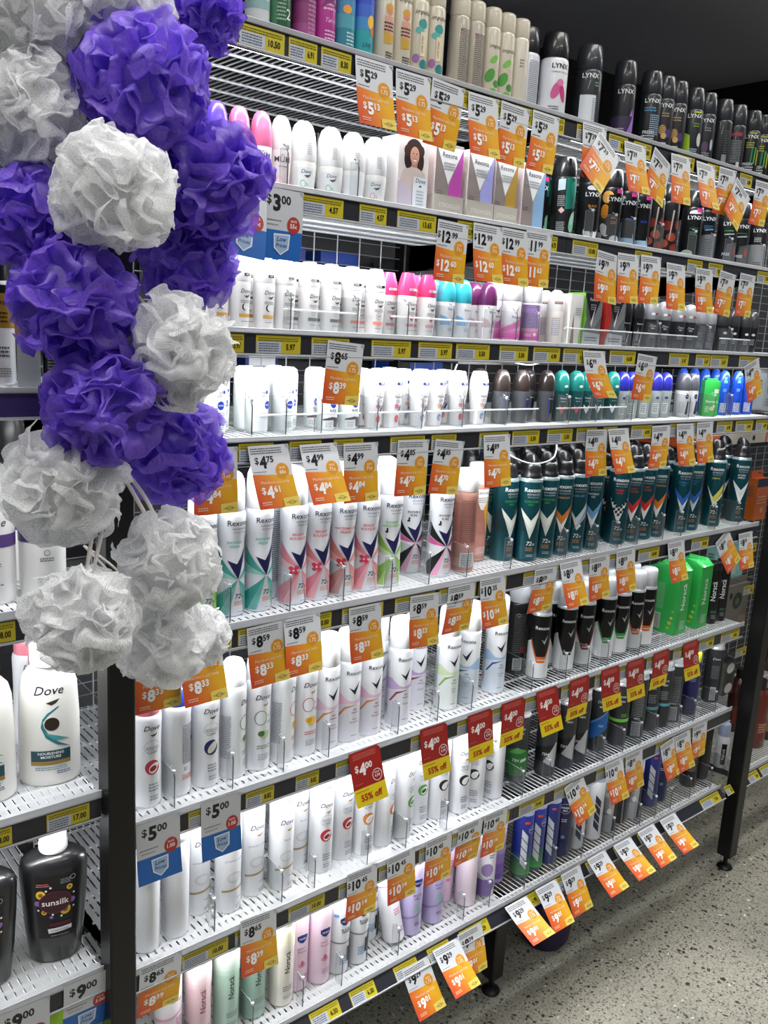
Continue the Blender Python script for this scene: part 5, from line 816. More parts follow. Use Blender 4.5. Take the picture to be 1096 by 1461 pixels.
# LED strips under the shelf fronts
def led(x0, x1, z, label, power):
    r = bpy.data.objects.new('led_strip_light', None); COL.objects.link(r); r.location = ((x0 + x1) / 2, .017, z - .0225); tag(r, label, 'strip light', 'strip lights under the shelf fronts')
    h = (x1 - x0) / 2 - .02
    b = MB(); b.box(-h, h, -.005, .005, -.002, .004, mat('C8CACD', .35, .5)); obj('housing', b, r)
    b = MB(); b.box(-h, h, -.0042, .0042, -.0065, -.0021, LEDM); obj('diffuser', b, r)
    L = bpy.data.lights.new('led_light', 'AREA'); L.shape = 'RECTANGLE'; L.size = 2 * h; L.size_y = .008; L.energy = power; L.color = (.97, .985, 1)
    o = bpy.data.objects.new('led_light', L); COL.objects.link(o); o.parent = r; o.location = (0, .0005, -.0075); o.rotation_euler = (math.radians(38), 0, 0)
PB = 2.7; PC = .75
for i, z in enumerate(ZS[:7]):
    led(XB0, XB1, z, 'slim white strip light under the ' + SHN[i] + ' long shelf', PB * (.8, 1, 1, 1, 1, 1, .8)[i])
    led(XB1, XC1, z, 'slim white strip light under the ' + SHN[i] + ' shelf beyond the middle joint', PC * (2.0, 1.6, 1.3, .8, .7, .6, .5)[i])
for z, k, n_ in ((1.419, 1, 'purple railed'), (1.131, 1, 'shampoo'), (.845, .75, 'white bottle')):
    led(-.42, .445, z, 'slim white strip light under the ' + n_ + ' shelf on the left', PB * k)

# back grid and what shows through it
g = bpy.data.objects.new('back_grid', None); COL.objects.link(g); g.location = (0, .452, 0); tag(g, 'bright wire grid closing the back of the shelves', 'wire grid')
b = MB(); GW = mat('B9BCC0', .3, .4)
for i in range(46): b.tube([(.50 + i * .0605, 0, .2), (.50 + i * .0605, 0, 1.90)], .0016, GW, 5)
obj('upright_wires', b, g)
b = MB()
for i in range(68): b.tube([(.49, .003, .21 + i * .0252), (3.27, .003, .21 + i * .0252)], .0011, mat('8A8D92', .35, .4), 4)
obj('cross_wires', b, g)
rb = random.Random(3)
for i, (x, z, w, h, c, l) in enumerate(((.66, 1.507, .10, .17, 'C9CBD0', 'pale bottle seen through the back grid, leftmost'), (.80, 1.507, .07, .16, '8E9296', 'grey pack seen through the back grid'), (.93, 1.507, .13, .175, '1C2A66', 'navy carton seen through the back grid'), (1.06, 1.507, .08, .17, '23307A', 'second navy carton seen through the back grid'), (1.19, 1.507, .10, .165, '1E3E8E', 'blue carton seen through the back grid behind the plum roll-ons'),
        (.70, 1.349, .16, .135, '9A9DA0', 'row of grey tubes seen behind the white roll-ons'), (.88, 1.349, .09, .135, '4E8A4A', 'green pack seen through the back grid'), (1.0, 1.349, .08, .14, '1C2A66', 'navy pack behind the orange ticket on the fourth shelf'), (1.44, 1.349, .16, .14, '1F49A8', 'cobalt blue box seen through the grid above the teal roll-ons'), (1.15, 1.061, .20, .20, '1A235A', 'dark blue carton behind the rose brown cans'), (1.62, 1.061, .14, .22, '14223E', 'dark carton behind the teal cans'), (1.60, 1.507, .5, .17, '3E4246', 'grey louvred panel behind the black cartons'))):
    b = MB(); b.box(-w / 2, w / 2, 0, .08, 0, h, c, top='E0E2E4' if i % 3 == 0 else None); b.box(-w / 2 + .008, w / 2 - .008, -.001, 0, h * .55, h * .8, 'D0D3D8' if i % 2 else c)
    b.decals([('l', 0, h * 500, w * 700, 5, 8, 'B9BCC4')], flat_surf(-.001))
    tag(obj('stock_carton', b, None, (x, .475, z)), l, 'carton')
g2 = MB(); g2.box(-2.2, 3.2, 0, .09, 0, .02, DK2)
for i, z in enumerate((1.504, 1.346, 1.058)):
    tag(obj('rear_shelf_plate', g2, None, (.2, .474, z - .018)), 'dark steel plate behind the grid at the ' + SHN[i + 2] + ' shelf', 'shelf plate')

# cables and driver box
def cable(pts, label, c='D6D8DA', r=.0015):
    P = []
    for i in range(len(pts) - 1):
        for k in range(8):
            t = k / 8; p0 = pts[max(i - 1, 0)]; p1 = pts[i]; p2 = pts[i + 1]; p3 = pts[min(i + 2, len(pts) - 1)]
            P.append(tuple(.5 * (2 * p1[j] + (p2[j] - p0[j]) * t + (2 * p0[j] - 5 * p1[j] + 4 * p2[j] - p3[j]) * t * t + (3 * p1[j] - p0[j] - 3 * p2[j] + p3[j]) * t ** 3) for j in range(3)))
    P.append(pts[-1]); b = MB(); b.tube(P, r, mat(c, .4), 8); tag(obj('power_cable', b), label, 'cable')
cable([(1.19, .10, 1.425), (1.18, .07, 1.47), (1.22, .06, 1.492), (1.30, .05, 1.468), (1.37, .05, 1.464), (1.45, .06, 1.49)], 'thin white cable arching behind the white roll-ons')
cable([(1.25, .06, 1.330), (1.29, .03, 1.290), (1.36, .025, 1.268), (1.43, .03, 1.277), (1.47, .06, 1.315)], 'thin white cable drooping under the joint of the fourth shelf')
b = MB(); b.box(-.085, .085, 0, .30, -.034, 0, mat('0F0F11', .5), right=mat('17171A', .5)); tag(obj('driver_box', b, None, (1.26, .07, 1.494)), 'flat black power box under the third shelf joint', 'power box')

# ------------------------------------------------------------------ products on the shelves
occ = {}
cnt = {}
for s, k, x, y, rot in ITEMS: cnt[(s, k)] = cnt.get((s, k), 0) + 1
seen = {}
COPY = {}
def place(k, x, y, z, rz, label, group):
    p = PR[k]
    if k not in COPY:
        r = bpy.data.objects.new(p['name'], None); COL.objects.link(r)
        for n, me, dz, lab in p['parts']:
            o = obj(n, me, r, (0, 0, dz))
            if lab: o['label'] = lab
        COPY[k] = r
    else:
        src = COPY[k]; r = src.copy(); COL.objects.link(r)
        for ch in src.children:
            c = ch.copy(); COL.objects.link(c); c.parent = r
    r.location = (x, y, z); r.rotation_euler = (0, 0, rz); tag(r, label, p['cat'], group)
    return r
GRP = {'deodorant can': 'spray cans on the {} shelf', 'roll-on deodorant': 'roll-ons on the {} shelf', 'deodorant bottle': 'small bottles on the {} shelf', 'deodorant pack': 'packs on the {} shelf'}
rj = random.Random(11)
pos = {}
for s, k, x, y, rot in ITEMS: pos.setdefault(s, []).append((x, y, PR[k]['rad']))
def free(s, x, y, r): return all(math.hypot(x - a, y - b) > r + q + .0005 for a, b, q in pos[s]) and y + r < .425
behind = []
for s, k, x, y, rot in ITEMS:
    p = PR[k]; i = seen.get((s, k), 0); seen[(s, k)] = i + 1; n = cnt[(s, k)]
    az = math.atan2(x, y + 1.125); kk = (.22 if s == 2 else .54) if x < 1.36 else (.22 if s in (5, 7, 8, 1) else .34)
    phi = max(0, az - math.asin(kk)) + rj.uniform(-.09, .09)
    rz = -phi - math.radians(rot)
    lab = p['desc'] + (', %s shelf' % SHN[s - 1] if n == 1 else ', %s of %s on %s shelf' % (ORD[i], NUM[n], SHN[s - 1]))
    if k == 'nv_fall': pass
    o = place(k, x, y, ZS[s - 1] + .0035, rz, lab, GRP[p['cat']].format(SHN[s - 1]))
    yy = y
    for q in range(p['rows']):
        yy = yy + 2 * p['rad'] + .002
        if free(s, x, yy, p['rad']):
            pos[s].append((x, yy, p['rad'])); behind.append((s, k, x, yy, q, i, n))
        else: break
for s, k, x, y, q, i, n in behind:
    p = PR[k]
    lab = p['desc'].split(' and ')[0].split(' turned')[0] + (', %s row, ' % ('second' if q == 0 else 'third')) + ('column %s' % ORD[i] if n > 1 else 'behind its twin') + ', %s shelf' % SHN[s - 1]
    place(k, x, y, ZS[s - 1] + .0035, rj.uniform(-.5, .5) - .3, lab, GRP[p['cat']].format(SHN[s - 1]))

# the leaning can on the bottom shelf
r = place('nv_fall', 1.083, .045, .2960, -.35, 'white spray can leaning over backwards on the bottom shelf', 'spray cans on the bottom shelf')
r.rotation_euler = (math.radians(-10), math.radians(-9), -.35)

# cartons
def carton(name, label, x0, x1, y0, d, h, z, front, body, left, decs, top=None, tray=None, group=None):
    r = bpy.data.objects.new(name, None); COL.objects.link(r); w = x1 - x0; r.location = ((x0 + x1) / 2, y0 + d / 2, z); tag(r, label, 'carton', group)
    b = MB(); b.box(-w / 2, w / 2, -d / 2, d / 2, 0, h, front, left=left, top=top or body); b.decals(decs, flat_surf(-d / 2), ds=.05, dv=None)
    b2 = obj('box', b, r)
    if tray:
        t = MB(); t.box(-w / 2 - .002, w / 2 + .002, -d / 2 - .004, -d / 2 - .002, 0, .034, 'B9B4AA', top='E4E1DA'); t.box(-w / 2 - .002, -w / 2 - .0005, -d / 2 - .002, d / 2, 0, .034, 'C9C4BA')
        t.decals([('t', 'STRONGER', 2, 14, 7, 'D9D6CF', .01), ('l', 2, 8, 40, 1, 4, 'CFCBC2')], flat_surf(-d / 2 - .004), ds=.05)
        obj('display_tray', t, r)
    return r
def clin(c, txt='3A3C44', base='8E8480'):
    return [('p', [(-31, 112), (31, 112), (-1, 52)], 'F0F0F2'), ('p', [(-32, 112), (-2, 52), (-2, 0), (-32, 0)], base), ('p', [(31, 112), (0, 50), (3, 0), (32, 0)], c), ('t', 'Rexona', 0, 95, 8, txt, .005), ('l', 0, 86, 26, 3, 4.4, '9A9CA4'), ('l', -20, 40, 14, 2, 4, '6A625E')]
ZC = ZS[1] + .0035
for i, (x0, x1, c, l, tr) in enumerate(((1.0530, 1.1165, 'BE4FAE', 'magenta', 1), (1.1310, 1.1930, 'A4A6E4', 'lavender', 1), (1.1990, 1.2560, 'B9963E', 'mustard', 1), (1.2730, 1.3330, '8EB4DA', 'sky blue', 0))):
    k = (x1 - x0) / .064
    carton('deodorant_carton', 'tall grey and white carton with a %s wedge on the second shelf' % l, x0, x1, .033, .045, .117, ZC, 'A39A96', 'E9E4E2', 'E6D6D6', [tuple([d[0], [(a * k, b) for a, b in d[1]], d[2]]) if d[0] == 'p' else d for d in clin(c)], tray=tr, group='triangle print cartons on the second shelf')  # left faces have a pale pink reflection painted into their colour
face = [('p', [(-33, 0), (33, 0), (33, 115), (-33, 115)], 'EDE4E0'), ('e', 0, 92, 19, 20, '3A2622'), ('e', -12, 80, 9, 16, '33201C'), ('e', 13, 78, 9, 17, '3A2622'), ('e', -15, 92, 7, 9, '472E28'), ('e', 15, 94, 7, 9, '472E28'), ('p', [(-5, 66), (7, 66), (8, 76), (-5, 76)], 'C98F7A'), ('p', [(-30, 40), (-22, 62), (-4, 68), (8, 68), (24, 62), (31, 46), (31, 36), (-30, 36)], 'D9C6C0'),
        ('e', 1, 86, 10, 14, 'DDA690'), ('e', -2.6, 89, 1.4, .9, '33221E'), ('e', 5, 89, 1.4, .9, '33221E'), ('p', [(-3, 80), (6, 80), (4, 77), (-1, 77)], 'F4ECEA'), ('p', [(-4, 81), (7, 81), (6, 80), (-3, 80)], 'A8504A'), ('p', [(0, 86), (2.6, 86), (1.6, 82.6), (.4, 82.6)], 'CC937E'),
        ('p', [(-33, 0), (-2, 0), (-2, 34), (-33, 44)], 'CFC4D4'), ('p', [(0, 2), (31, 2), (31, 54), (0, 54)], 'E3EAF0'), ('t', 'Dove', 16, 45, 7, '232A44', .004, .3), ('e', 16, 40, 3, 1.6, '5A5450'), ('l', 16, 32, 16, 5, 5, 'A8B4C0')]
carton('deodorant_carton', 'white carton with photo of a smiling curly haired woman', .9720, 1.0360, .033, .045, .115, ZC, 'EDE4E0', 'F2F0EE', 'F2EEEC', face)
ZC = ZS[2] + .0035
MEN = [('p', [(-29, 102), (29, 102), (-2, 44)], '17171A'), ('t', 'Rexona', 0, 88, 6, 'E0E2E4', .012), ('l', 0, 80, 18, 3, 4.4, '9A9CA0'), ('p', [(29, 102), (-2, 44), (4, 30), (29, 58)], '8E9094'), ('p', [(8, 78), (-6, 44), (-2, 34)], 'EDEDED'), ('p', [(-29, 0), (29, 0), (29, 22), (-29, 26)], 'C9CCD0'), ('l', 0, 14, 40, 2, 5, '5A5E64')]
carton('deodorant_carton', 'black carton with white spike and lime green side', 1.4820, 1.5400, .030, .045, .103, ZC, '6E7074', '2A2A2C', '7CC23A', MEN + [('p', [(-29, 100), (-29, 20), (-20, 50)], '7CC23A')])
carton('deodorant_carton', 'black carton with bright red side wedge', 1.5570, 1.6230, .030, .045, .103, ZC, '6E7074', '2A2A2C', 'D0342C', MEN + [('p', [(-33, 103), (-26, 103), (-14, 52), (-33, 0)], 'D0342C')])
b = MB()
carton('deodorant_carton', 'white carton with brown spike beside the black cartons', 1.4380, 1.4780, .030, .040, .098, ZC, 'EDEBE8', 'F4F4F2', 'EFEDEA', [('p', [(-14, 0), (-2, 0), (-8, 62)], '8A7466'), ('l', 6, 70, 18, 4, 4, '9A9CA4'), ('p', [(12, 0), (20, 0), (20, 90)], '8AC84A')])
ZC = ZS[5] + .0035
NP = [('t', 'Norsc\u00e4', 8, 100, 17, 'EAF4EA', .012, 0, PI / 2), ('l', 6, 34, 22, 6, 4, 'BDE0C0'), ('p', [(-26, 0), (-10, 0), (-8, 60), (-26, 64)], '2A9A44')]
def green_pack(x, label):
    w, d, h = .054, .092, .182
    r = bpy.data.objects.new('twin_pack', None); COL.objects.link(r); r.location = (x, .086, ZC); tag(r, label, 'twin pack', 'green shrink-wrapped packs on the sixth shelf')
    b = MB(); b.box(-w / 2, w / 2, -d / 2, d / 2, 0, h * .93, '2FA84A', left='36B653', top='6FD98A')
    b.decals(NP, flat_surf(-d / 2), ds=.05)
    def side(u, v, off): return (-w / 2 - .0004 - off, -u, v), (-1, 0, 0)
    b.decals([('p', [(-30, 8), (2, 8), (2, 50), (-30, 50)], 'C9D4CC'), ('l', -14, 44, 26, 8, 4.6, '4A544E'), ('l', -8, 130, 30, 16, 4.4, '8AD09A'), ('e', 30, 30, 6, 5, 'C6C84A'), ('e', 34, 44, 4, 4, 'D8D46A'), ('e', 26, 16, 5, 4, 'A8B83A'), ('e', 36, 62, 3, 3, 'C6C84A')], side, ds=.05)
    obj('pack', b, r)
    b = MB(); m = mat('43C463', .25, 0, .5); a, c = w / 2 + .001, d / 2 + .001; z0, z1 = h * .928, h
    rr_ = random.Random(int(x * 100)); n = 7
    rim = [(-a + 2 * a * i / n, -c * .55, z1 + rr_.uniform(-.006, .005)) for i in range(n + 1)]; rim2 = [(p[0], c * .55, z1 + rr_.uniform(-.006, .005)) for p in rim]
    for i in range(n):
        xa, xb = rim[i][0], rim[i + 1][0]
        b.quad((xa, -c, z0), (xb, -c, z0), rim[i + 1], rim[i], m); b.quad((xb, c, z0), (xa, c, z0), rim2[i], rim2[i + 1], m); b.quad(rim[i], rim[i + 1], rim2[i + 1], rim2[i], m)
    b.quad((-a, c, z0), (-a, -c, z0), rim[0], rim2[0], m); b.quad((a, -c, z0), (a, c, z0), rim2[-1], rim[-1], m)
    obj('shrink_wrap', b, r)
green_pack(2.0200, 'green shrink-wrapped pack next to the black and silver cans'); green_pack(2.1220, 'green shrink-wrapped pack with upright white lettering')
def black_tube(x, label):
    r = bpy.data.objects.new('deodorant_tube', None); COL.objects.link(r); r.location = (x, .055, ZC); tag(r, label, 'deodorant pack', 'black tubes on the sixth shelf')
    b = MB(); p = [(0, 0), (.0185, 0), (.0195, .004), (.0195, .150), (0, .150)]; b.lathe(p, mat('0D0D0F', .35), seg=24); b.decals([('t', 'Norsc\u00e4', 0, 92, 13, 'E6E8EA', .012, 0, PI / 2), ('l', 0, 36, 16, 2, 4, '5A8A7A'), ('l', 0, 24, 12, 3, 4, '9A9EA2')], surf_of(p)); obj('body', b, r, rz=-.5)
    obj('cap', cap_mesh('tall', '17171A', .0193, .022), r, (0, 0, .1497))
black_tube(2.1860, 'first of two black tubes with upright white lettering'); black_tube(2.2330, 'second black tube, nearest the end of the sixth shelf')

# ------------------------------------------------------------------ dividers and clear stops
def divider(x, s, i, n):
    long = all(abs(x - a) > q + .003 for a, b_, q in pos[s])
    r = bpy.data.objects.new('shelf_divider', None); COL.objects.link(r); r.location = (x, 0, ZS[s - 1] + .0028)
    tag(r, 'clear plastic divider, %s from the left on the %s shelf' % (ORD[i], SHN[s - 1]), 'shelf divider', 'clear dividers on the %s shelf' % SHN[s - 1])
    h = .055 if s < 5 else .062
    prof = [(.004, 0), (.004, h - .012), (.009, h - .003), (.016, h)] + ([(.40, h + .012), (.40, 0)] if long else [(.0235, h), (.0235, 0)])
    b = MB(); t = .0007
    for sx in (-1, 1): b.face([(sx * t, y, z) for y, z in (prof if sx > 0 else prof[::-1])], (sx, 0, 0), CLEAR)
    for (a, c) in zip(prof, prof[1:]): b.quad((-t, a[0], a[1]), (t, a[0], a[1]), (t, c[0], c[1]), (-t, c[0], c[1]), CLEAREDGE)
    obj('plate', b, r)
    b = MB(); b.tube([(0, .0035, .002), (0, .0030, h - .010), (0, .006, h - .001), (0, .016, h + .004)], .0010, mat('6A6D72', .3, .5), 6); b.lathe([(0, -.003), (.003, -.002), (.003, .002), (0, .003)], mat('C9CCD2', .2), seg=10, at=(0, .006, h - .001)); obj('wire_hook', b, r)
for s in range(2, 9):
    it = sorted([(x, k, y, PR[k]['rad']) for ss, k, x, y, rot in ITEMS if ss == s and y < .075]); xs = []
    for (a, k1, y1, r1), (c, k2, y2, r2) in zip(it, it[1:]):
        if k1 != k2 and abs(c - a) < .2:
            m = ((a + r1) + (c - r2)) / 2
            if (not xs or m - xs[-1] > .06) and abs(m - 1.3615) > .02: xs.append(m)
    for i, x in enumerate(xs): divider(x, s, i, len(xs))
for s, L_ in ((3, ((.745, .885), (.955, 1.17), (1.40, 1.55), (1.555, 1.625), (1.632, 1.88), (1.98, 2.12))), (4, ((.70, .90), (.92, 1.04), (1.05, 1.165), (1.175, 1.345), (1.40, 1.53), (1.535, 1.635)))):
    for i, (a, c) in enumerate(L_):
        b = MB(); b.box(-(c - a) / 2, (c - a) / 2, .010, .0112, .0, .030, CLEAR); b.tube([(-(c - a) / 2, .0106, .031), ((c - a) / 2, .0106, .031)], .0016, STOPM, 6)
        tag(obj('clear_front_stop', b, None, ((a + c) / 2, 0, ZS[s - 1] + .0028)), 'clear front stop with white edge, %s along the %s shelf' % (ORD[i], SHN[s - 1]), 'front stop', 'clear front stops')

# ------------------------------------------------------------------ price tickets and shelf labels
def price(txt, u, v, h, c, ws=1.0):
    a, q = txt.split('.'); n = len(a)
    w = h * .78 * n * ws
    return [('t', '$', u - w / 2 - h * .26, v + h * .38, h * .58, c, .02), ('t', a, u, v, h, c, .045, 0, 0, ws), ('t', q, u + w / 2 + h * .36, v + h * .46, h * .54, c, .03)]
def ticket_mesh(kind, p1, p2, curl):
    W, Hh = 71.0, 97.0
    b = MB()
    def surf(u, v, off):
        t = (-v) / (Hh / 1000); c = curl * .006
        return (u, -c * t * t * 1.6 - off - .0002, v + abs(c) * .12 * t * t), (0, -1, -.0 + c * 6 * t)
    def back(u, v, off): p, n = surf(u, v, 0); return (p[0], p[1] + .0004, p[2]), (0, 1, 0)
    def rect(u0, u1, v0, v1, m, sf=surf, uv=None):
        b.polys([[(u0 / 1000, -v1 / 1000), (u1 / 1000, -v1 / 1000), (u1 / 1000, -v0 / 1000), (u0 / 1000, -v0 / 1000)]], m, sf, .03, .012, uv)
    rect(0, W, 0, Hh, 'D8D9DB', back)
    D = []
    if kind == 'm':
        rect(0, W, 0, Hh, 'DCDFE4'); b.lay += .00005
        b.polys([[(0, -Hh / 1000), (W / 1000, -Hh / 1000), (W / 1000, -.0480), (0, -.0430)]], ORANGE, surf, .03, .012, lambda u, v: (u / .071, (v + .097) / .05))
        D += [('l', 30, -5, 54, 3, 3.4, '55585F')] + price(p1, 22, -34, 17, '15161A', .95) + [('l', 14, -40, 22, 1, 2.5, '77797F')]
        D += [('r', 53, -40, 12, 12, .9, 'F4C25A'), ('e', 53, -40, 11, 11, 'E0962A'), ('t', 'SAVE', 53, -37, 3.4, 'FBE9C8', .015), ('t', ('66c' if p1 == '4.75' else '71c') if p1 < '5' else '1.72', 53, -45, 6, 'FFF2D8', .015)]
        D += [('t', 'Members pay only', 36, -59, 5.0, 'F6E2D2', -.004, 0, 0, .95)] + price(p2, 24, -80, 17, 'FFFFFF', .95) + [('l', 14, -87, 16, 2, 3.2, 'F2D0B8'), ('p', [(43, -83), (71, -81), (71, -97), (43, -97)], 'F0D86A'), ('r', 57, -90, 6, 3.2, .8, '8A6A2A'), ('l', 57, -90, 20, 1, 3, 'A8842E')]
    elif kind == 'r':
        rect(0, W, 0, 66, 'A3231F'); rect(0, W, 66, Hh, 'E9CF1E')
        D += [('l', 34, -6, 52, 3, 3.6, 'C86A60')] + price(p1, 26, -44, 20, 'F2EDEA', .95) + [('r', 56, -52, 11, 11, 1.3, 'F0E4E2'), ('t', 'SAVE', 56, -49, 3.4, 'F0E4E2', .02), ('t', '4.99', 56, -56, 5, 'F0E4E2', .02), ('l', 14, -58, 18, 1, 3, 'C86A60'), ('l', 18, -71, 28, 1, 3, 'A8701E'), ('t', p2, 36, -88, 11, 'B0301E', .03)]
    else:
        rect(0, W, 0, 57, 'C9CCD0'); rect(0, W, 57, Hh, '1F66B8')
        D += price(p1, 26, -30, 21, '141518', .95) + [('l', 20, -44, 30, 1, 3, '6A6D74'), ('l', 18, -50, 22, 1, 3, '8A8D94'), ('e', 55, -48, 11, 12, 'B03430'), ('t', 'SAVE', 55, -44, 3.4, 'F4DCD8', .015), ('t', p2, 55, -52, 6, 'F8ECEA', .02)]
        D += [('p', [(22, -62), (50, -61), (49, -82), (36, -91), (24, -82)], 'E6EAF0'), ('p', [(24, -64), (48, -63), (47, -81), (36, -89), (26, -81)], '9DB8DA'), ('t', 'Low', 36, -72, 6.4, '23345A', .015, .2), ('t', 'Prices', 36, -80, 5.4, '23345A', .01, .2)]
    D += [('p', [(W - 7, 0.01), (W, .01), (W, -7)], 'B9BCC2')]
    b.decals(D, surf, ds=.03)
    return b.mesh('ticket_' + kind)
TM = {}
TDESC = {'m': ('orange and white price ticket', 'hanging price tickets'), 'r': ('red and yellow half price ticket', 'red and yellow tickets'), 'b': ('blue low price ticket', 'blue price tickets')}
def which_shelf(z): return min(range(8), key=lambda i: abs(ZS[i] - .012 - z))
tc = {}; keyed = []
for kind, p1, p2, g_, curl in TAGS:
    sh = which_shelf(g_[2]) if g_[0] > .46 else 'L'; keyed.append((sh, kind, p1)); tc[(sh, kind, p1)] = tc.get((sh, kind, p1), 0) + 1
ts = {}
rt_ = random.Random(5)
for (kind, p1, p2, g_, curl), ky in zip(TAGS, keyed):
    i = ts.get(ky, 0); ts[ky] = i + 1
    cb = curl if curl else rt_.choice((-1, 0, 1, 1))
    mk = (kind, p1, p2, cb)
    if mk not in TM: TM[mk] = ticket_mesh(*mk)
    P, d, e = Vector(g_[0:3]), Vector(g_[3:6]), Vector(g_[6:9])
    Z = -d; X = e; Y = Z.cross(X)
    M = Matrix(((X.x, Y.x, Z.x, P.x), (X.y, Y.y, Z.y, P.y), (X.z, Y.z, Z.z, P.z), (0, 0, 0, 1)))
    o = obj('price_ticket', TM[mk]); o.matrix_world = M
    sn = 'left bay shelf' if ky[0] == 'L' else SHN[ky[0]] + ' shelf'
    n = tc[ky]; pos_ = '' if n == 1 else ', %s of %s' % (ORD[i], NUM[n])
    tag(o, '%s at $%s%s under the %s' % (TDESC[kind][0], p1, pos_, sn), 'price ticket', TDESC[kind][1])
LM = {}
lc = {}; ls = {}
for s, x, w, pr in LABELS: lc[(s, pr)] = lc.get((s, pr), 0) + 1
def label_mesh(w, pr):
    b = MB(); W = w * 1000; Hh = 26
    sf = lambda u, v, off: ((u, -.0002 - off, v), (0, -1, 0))
    b.box(0, w, 0, .0004, -.026, 0, 'C9B92A')
    D = [('p', [(1, -9), (W * .56, -9), (W * .56, -25.5), (1, -25.5)], 'BFC6D2'), ('l', W * .5, -4, W * .9, 2, 3.2, '6A6218'), ('l', W * .28, -12, W * .44, 4, 3.4, '5A6070'), ('t', pr, W * .77, -20, 8.2, '141408', .03, 0, 0, min(.8, W * .0125))]
    b.decals(D, sf, ds=.2); return b.mesh('shelf_label')
for s, x, w, pr in LABELS:
    k = (round(w / .006), pr)
    if k not in LM: LM[k] = label_mesh(k[0] * .006, pr)
    i = ls.get((s, pr), 0); ls[(s, pr)] = i + 1; n = lc[(s, pr)]
    o = obj('shelf_label', LM[k], None, (x, -.0078, ZS[s - 1] - .0055))
    if s == 8: o.location = (x, -.0078 - .0025 * math.sin(TILT) - .0004, ZS[7] - .0035 - .0025 * math.cos(TILT)); o.rotation_euler = (-TILT, 0, 0)
    tag(o, 'yellow shelf label reading %s%s on the %s rail' % (pr, '' if n == 1 else ', %s of %s' % (ORD[i], NUM[n]), SHN[s - 1]), 'shelf label', 'yellow shelf labels')
for x, z, w, pr, l in ((.285, 1.131, .054, '8.00', 'yellow shelf label under the purple banded bottles'), (.3720, .845, .060, '17.00', 'yellow shelf label reading 17.00 beside the left post'), (.272, .845, .054, '28.00', 'yellow shelf label cut off at the left under white bottles'), (.385, 1.419, .054, '14.00', 'shelf label on the purple rail left of the poufs')):
    tag(obj('shelf_label', label_mesh(w, pr), None, (x, -.0078, z - .0055)), l, 'shelf label', 'yellow shelf labels')

# ------------------------------------------------------------------ left bay bottles
def bottle(name, label, x, y, z, prof, sx, sy, body, decs, cap=None, rz=-.28, rough=.3, cat='shampoo bottle', group=None):
    r = bpy.data.objects.new(name, None); COL.objects.link(r); r.location = (x, y, z + .0035); r.rotation_euler = (0, 0, rz); tag(r, label, cat, group)
    b = MB(); b.lathe(prof, mat(body, rough, 0, .35), seg=36, sx=sx, sy=sy); b.decals(decs, surf_of(prof, sx, sy)); obj('body', b, r)
    if cap:
        c = MB(); c.lathe(cap[0], mat(cap[1], .35), seg=24); obj('cap', c, r)
    return r
PD = [(0, 0), (.034, 0), (.038, .004), (.039, .012), (.0385, .10), (.036, .150), (.032, .166), (.022, .178), (.014, .182), (0, .182)]
DD = [('t', 'Dove', -1, 140, 13, '1E2030', .006, .28), ('p', [(-5, 128), (2, 124), (8, 127), (13, 133), (5, 131)], '3A322C'), ('p', [(10, 122), (-4, 112), (-10, 104), (-9, 100), (-2, 110), (12, 121)], '2E8A8E'), ('e', 2, 96, 9.5, 10, '2E241E'), ('p', [(-10, 104), (-12, 92), (-6, 76), (8, 64), (26, 58), (10, 68), (-2, 80), (-8, 92)], '2A7A80'), ('p', [(-8, 84), (4, 72), (26, 70), (8, 78)], '4AA0A4'),
      ('p', [(-26, 36), (26, 36), (26, 56), (-26, 56)], '1E4A54'), ('p', [(-26, 34), (26, 34), (26, 40), (-26, 40)], '9A7A3E'), ('t', 'NOURISHING', 0, 50, 3.8, 'F0F2F2', .015), ('t', 'MOISTURE', 0, 44.5, 3.8, 'F0F2F2', .015), ('l', 0, 30, 40, 2, 3, '7A9AA8'), ('l', 16, 23, 18, 2, 3, '3A4A8A')]
CW = [(0, .180), (.024, .180), (.025, .184), (.025, .212), (.022, .216), (0, .217)]
bottle('shampoo_bottle', 'large white shampoo bottle with teal curl and nourishing moisture band', .4070, .075, .845, PD, 1.08, .72, 'E9E8E2', DD, (CW, 'EDEDEA'))
bottle('shampoo_bottle', 'large white shampoo bottle cut off by the left picture edge', .3150, .072, .845, PD, 1.08, .72, 'E9E8E2', DD, (CW, 'EDEDEA'))
_K = 1.13
PS = [(r * 1.0, z * _K) for r, z in [(0, 0), (.030, 0), (.034, .004), (.040, .05), (.044, .10), (.0455, .135), (.043, .146), (.034, .153), (.018, .158), (0, .158)]]
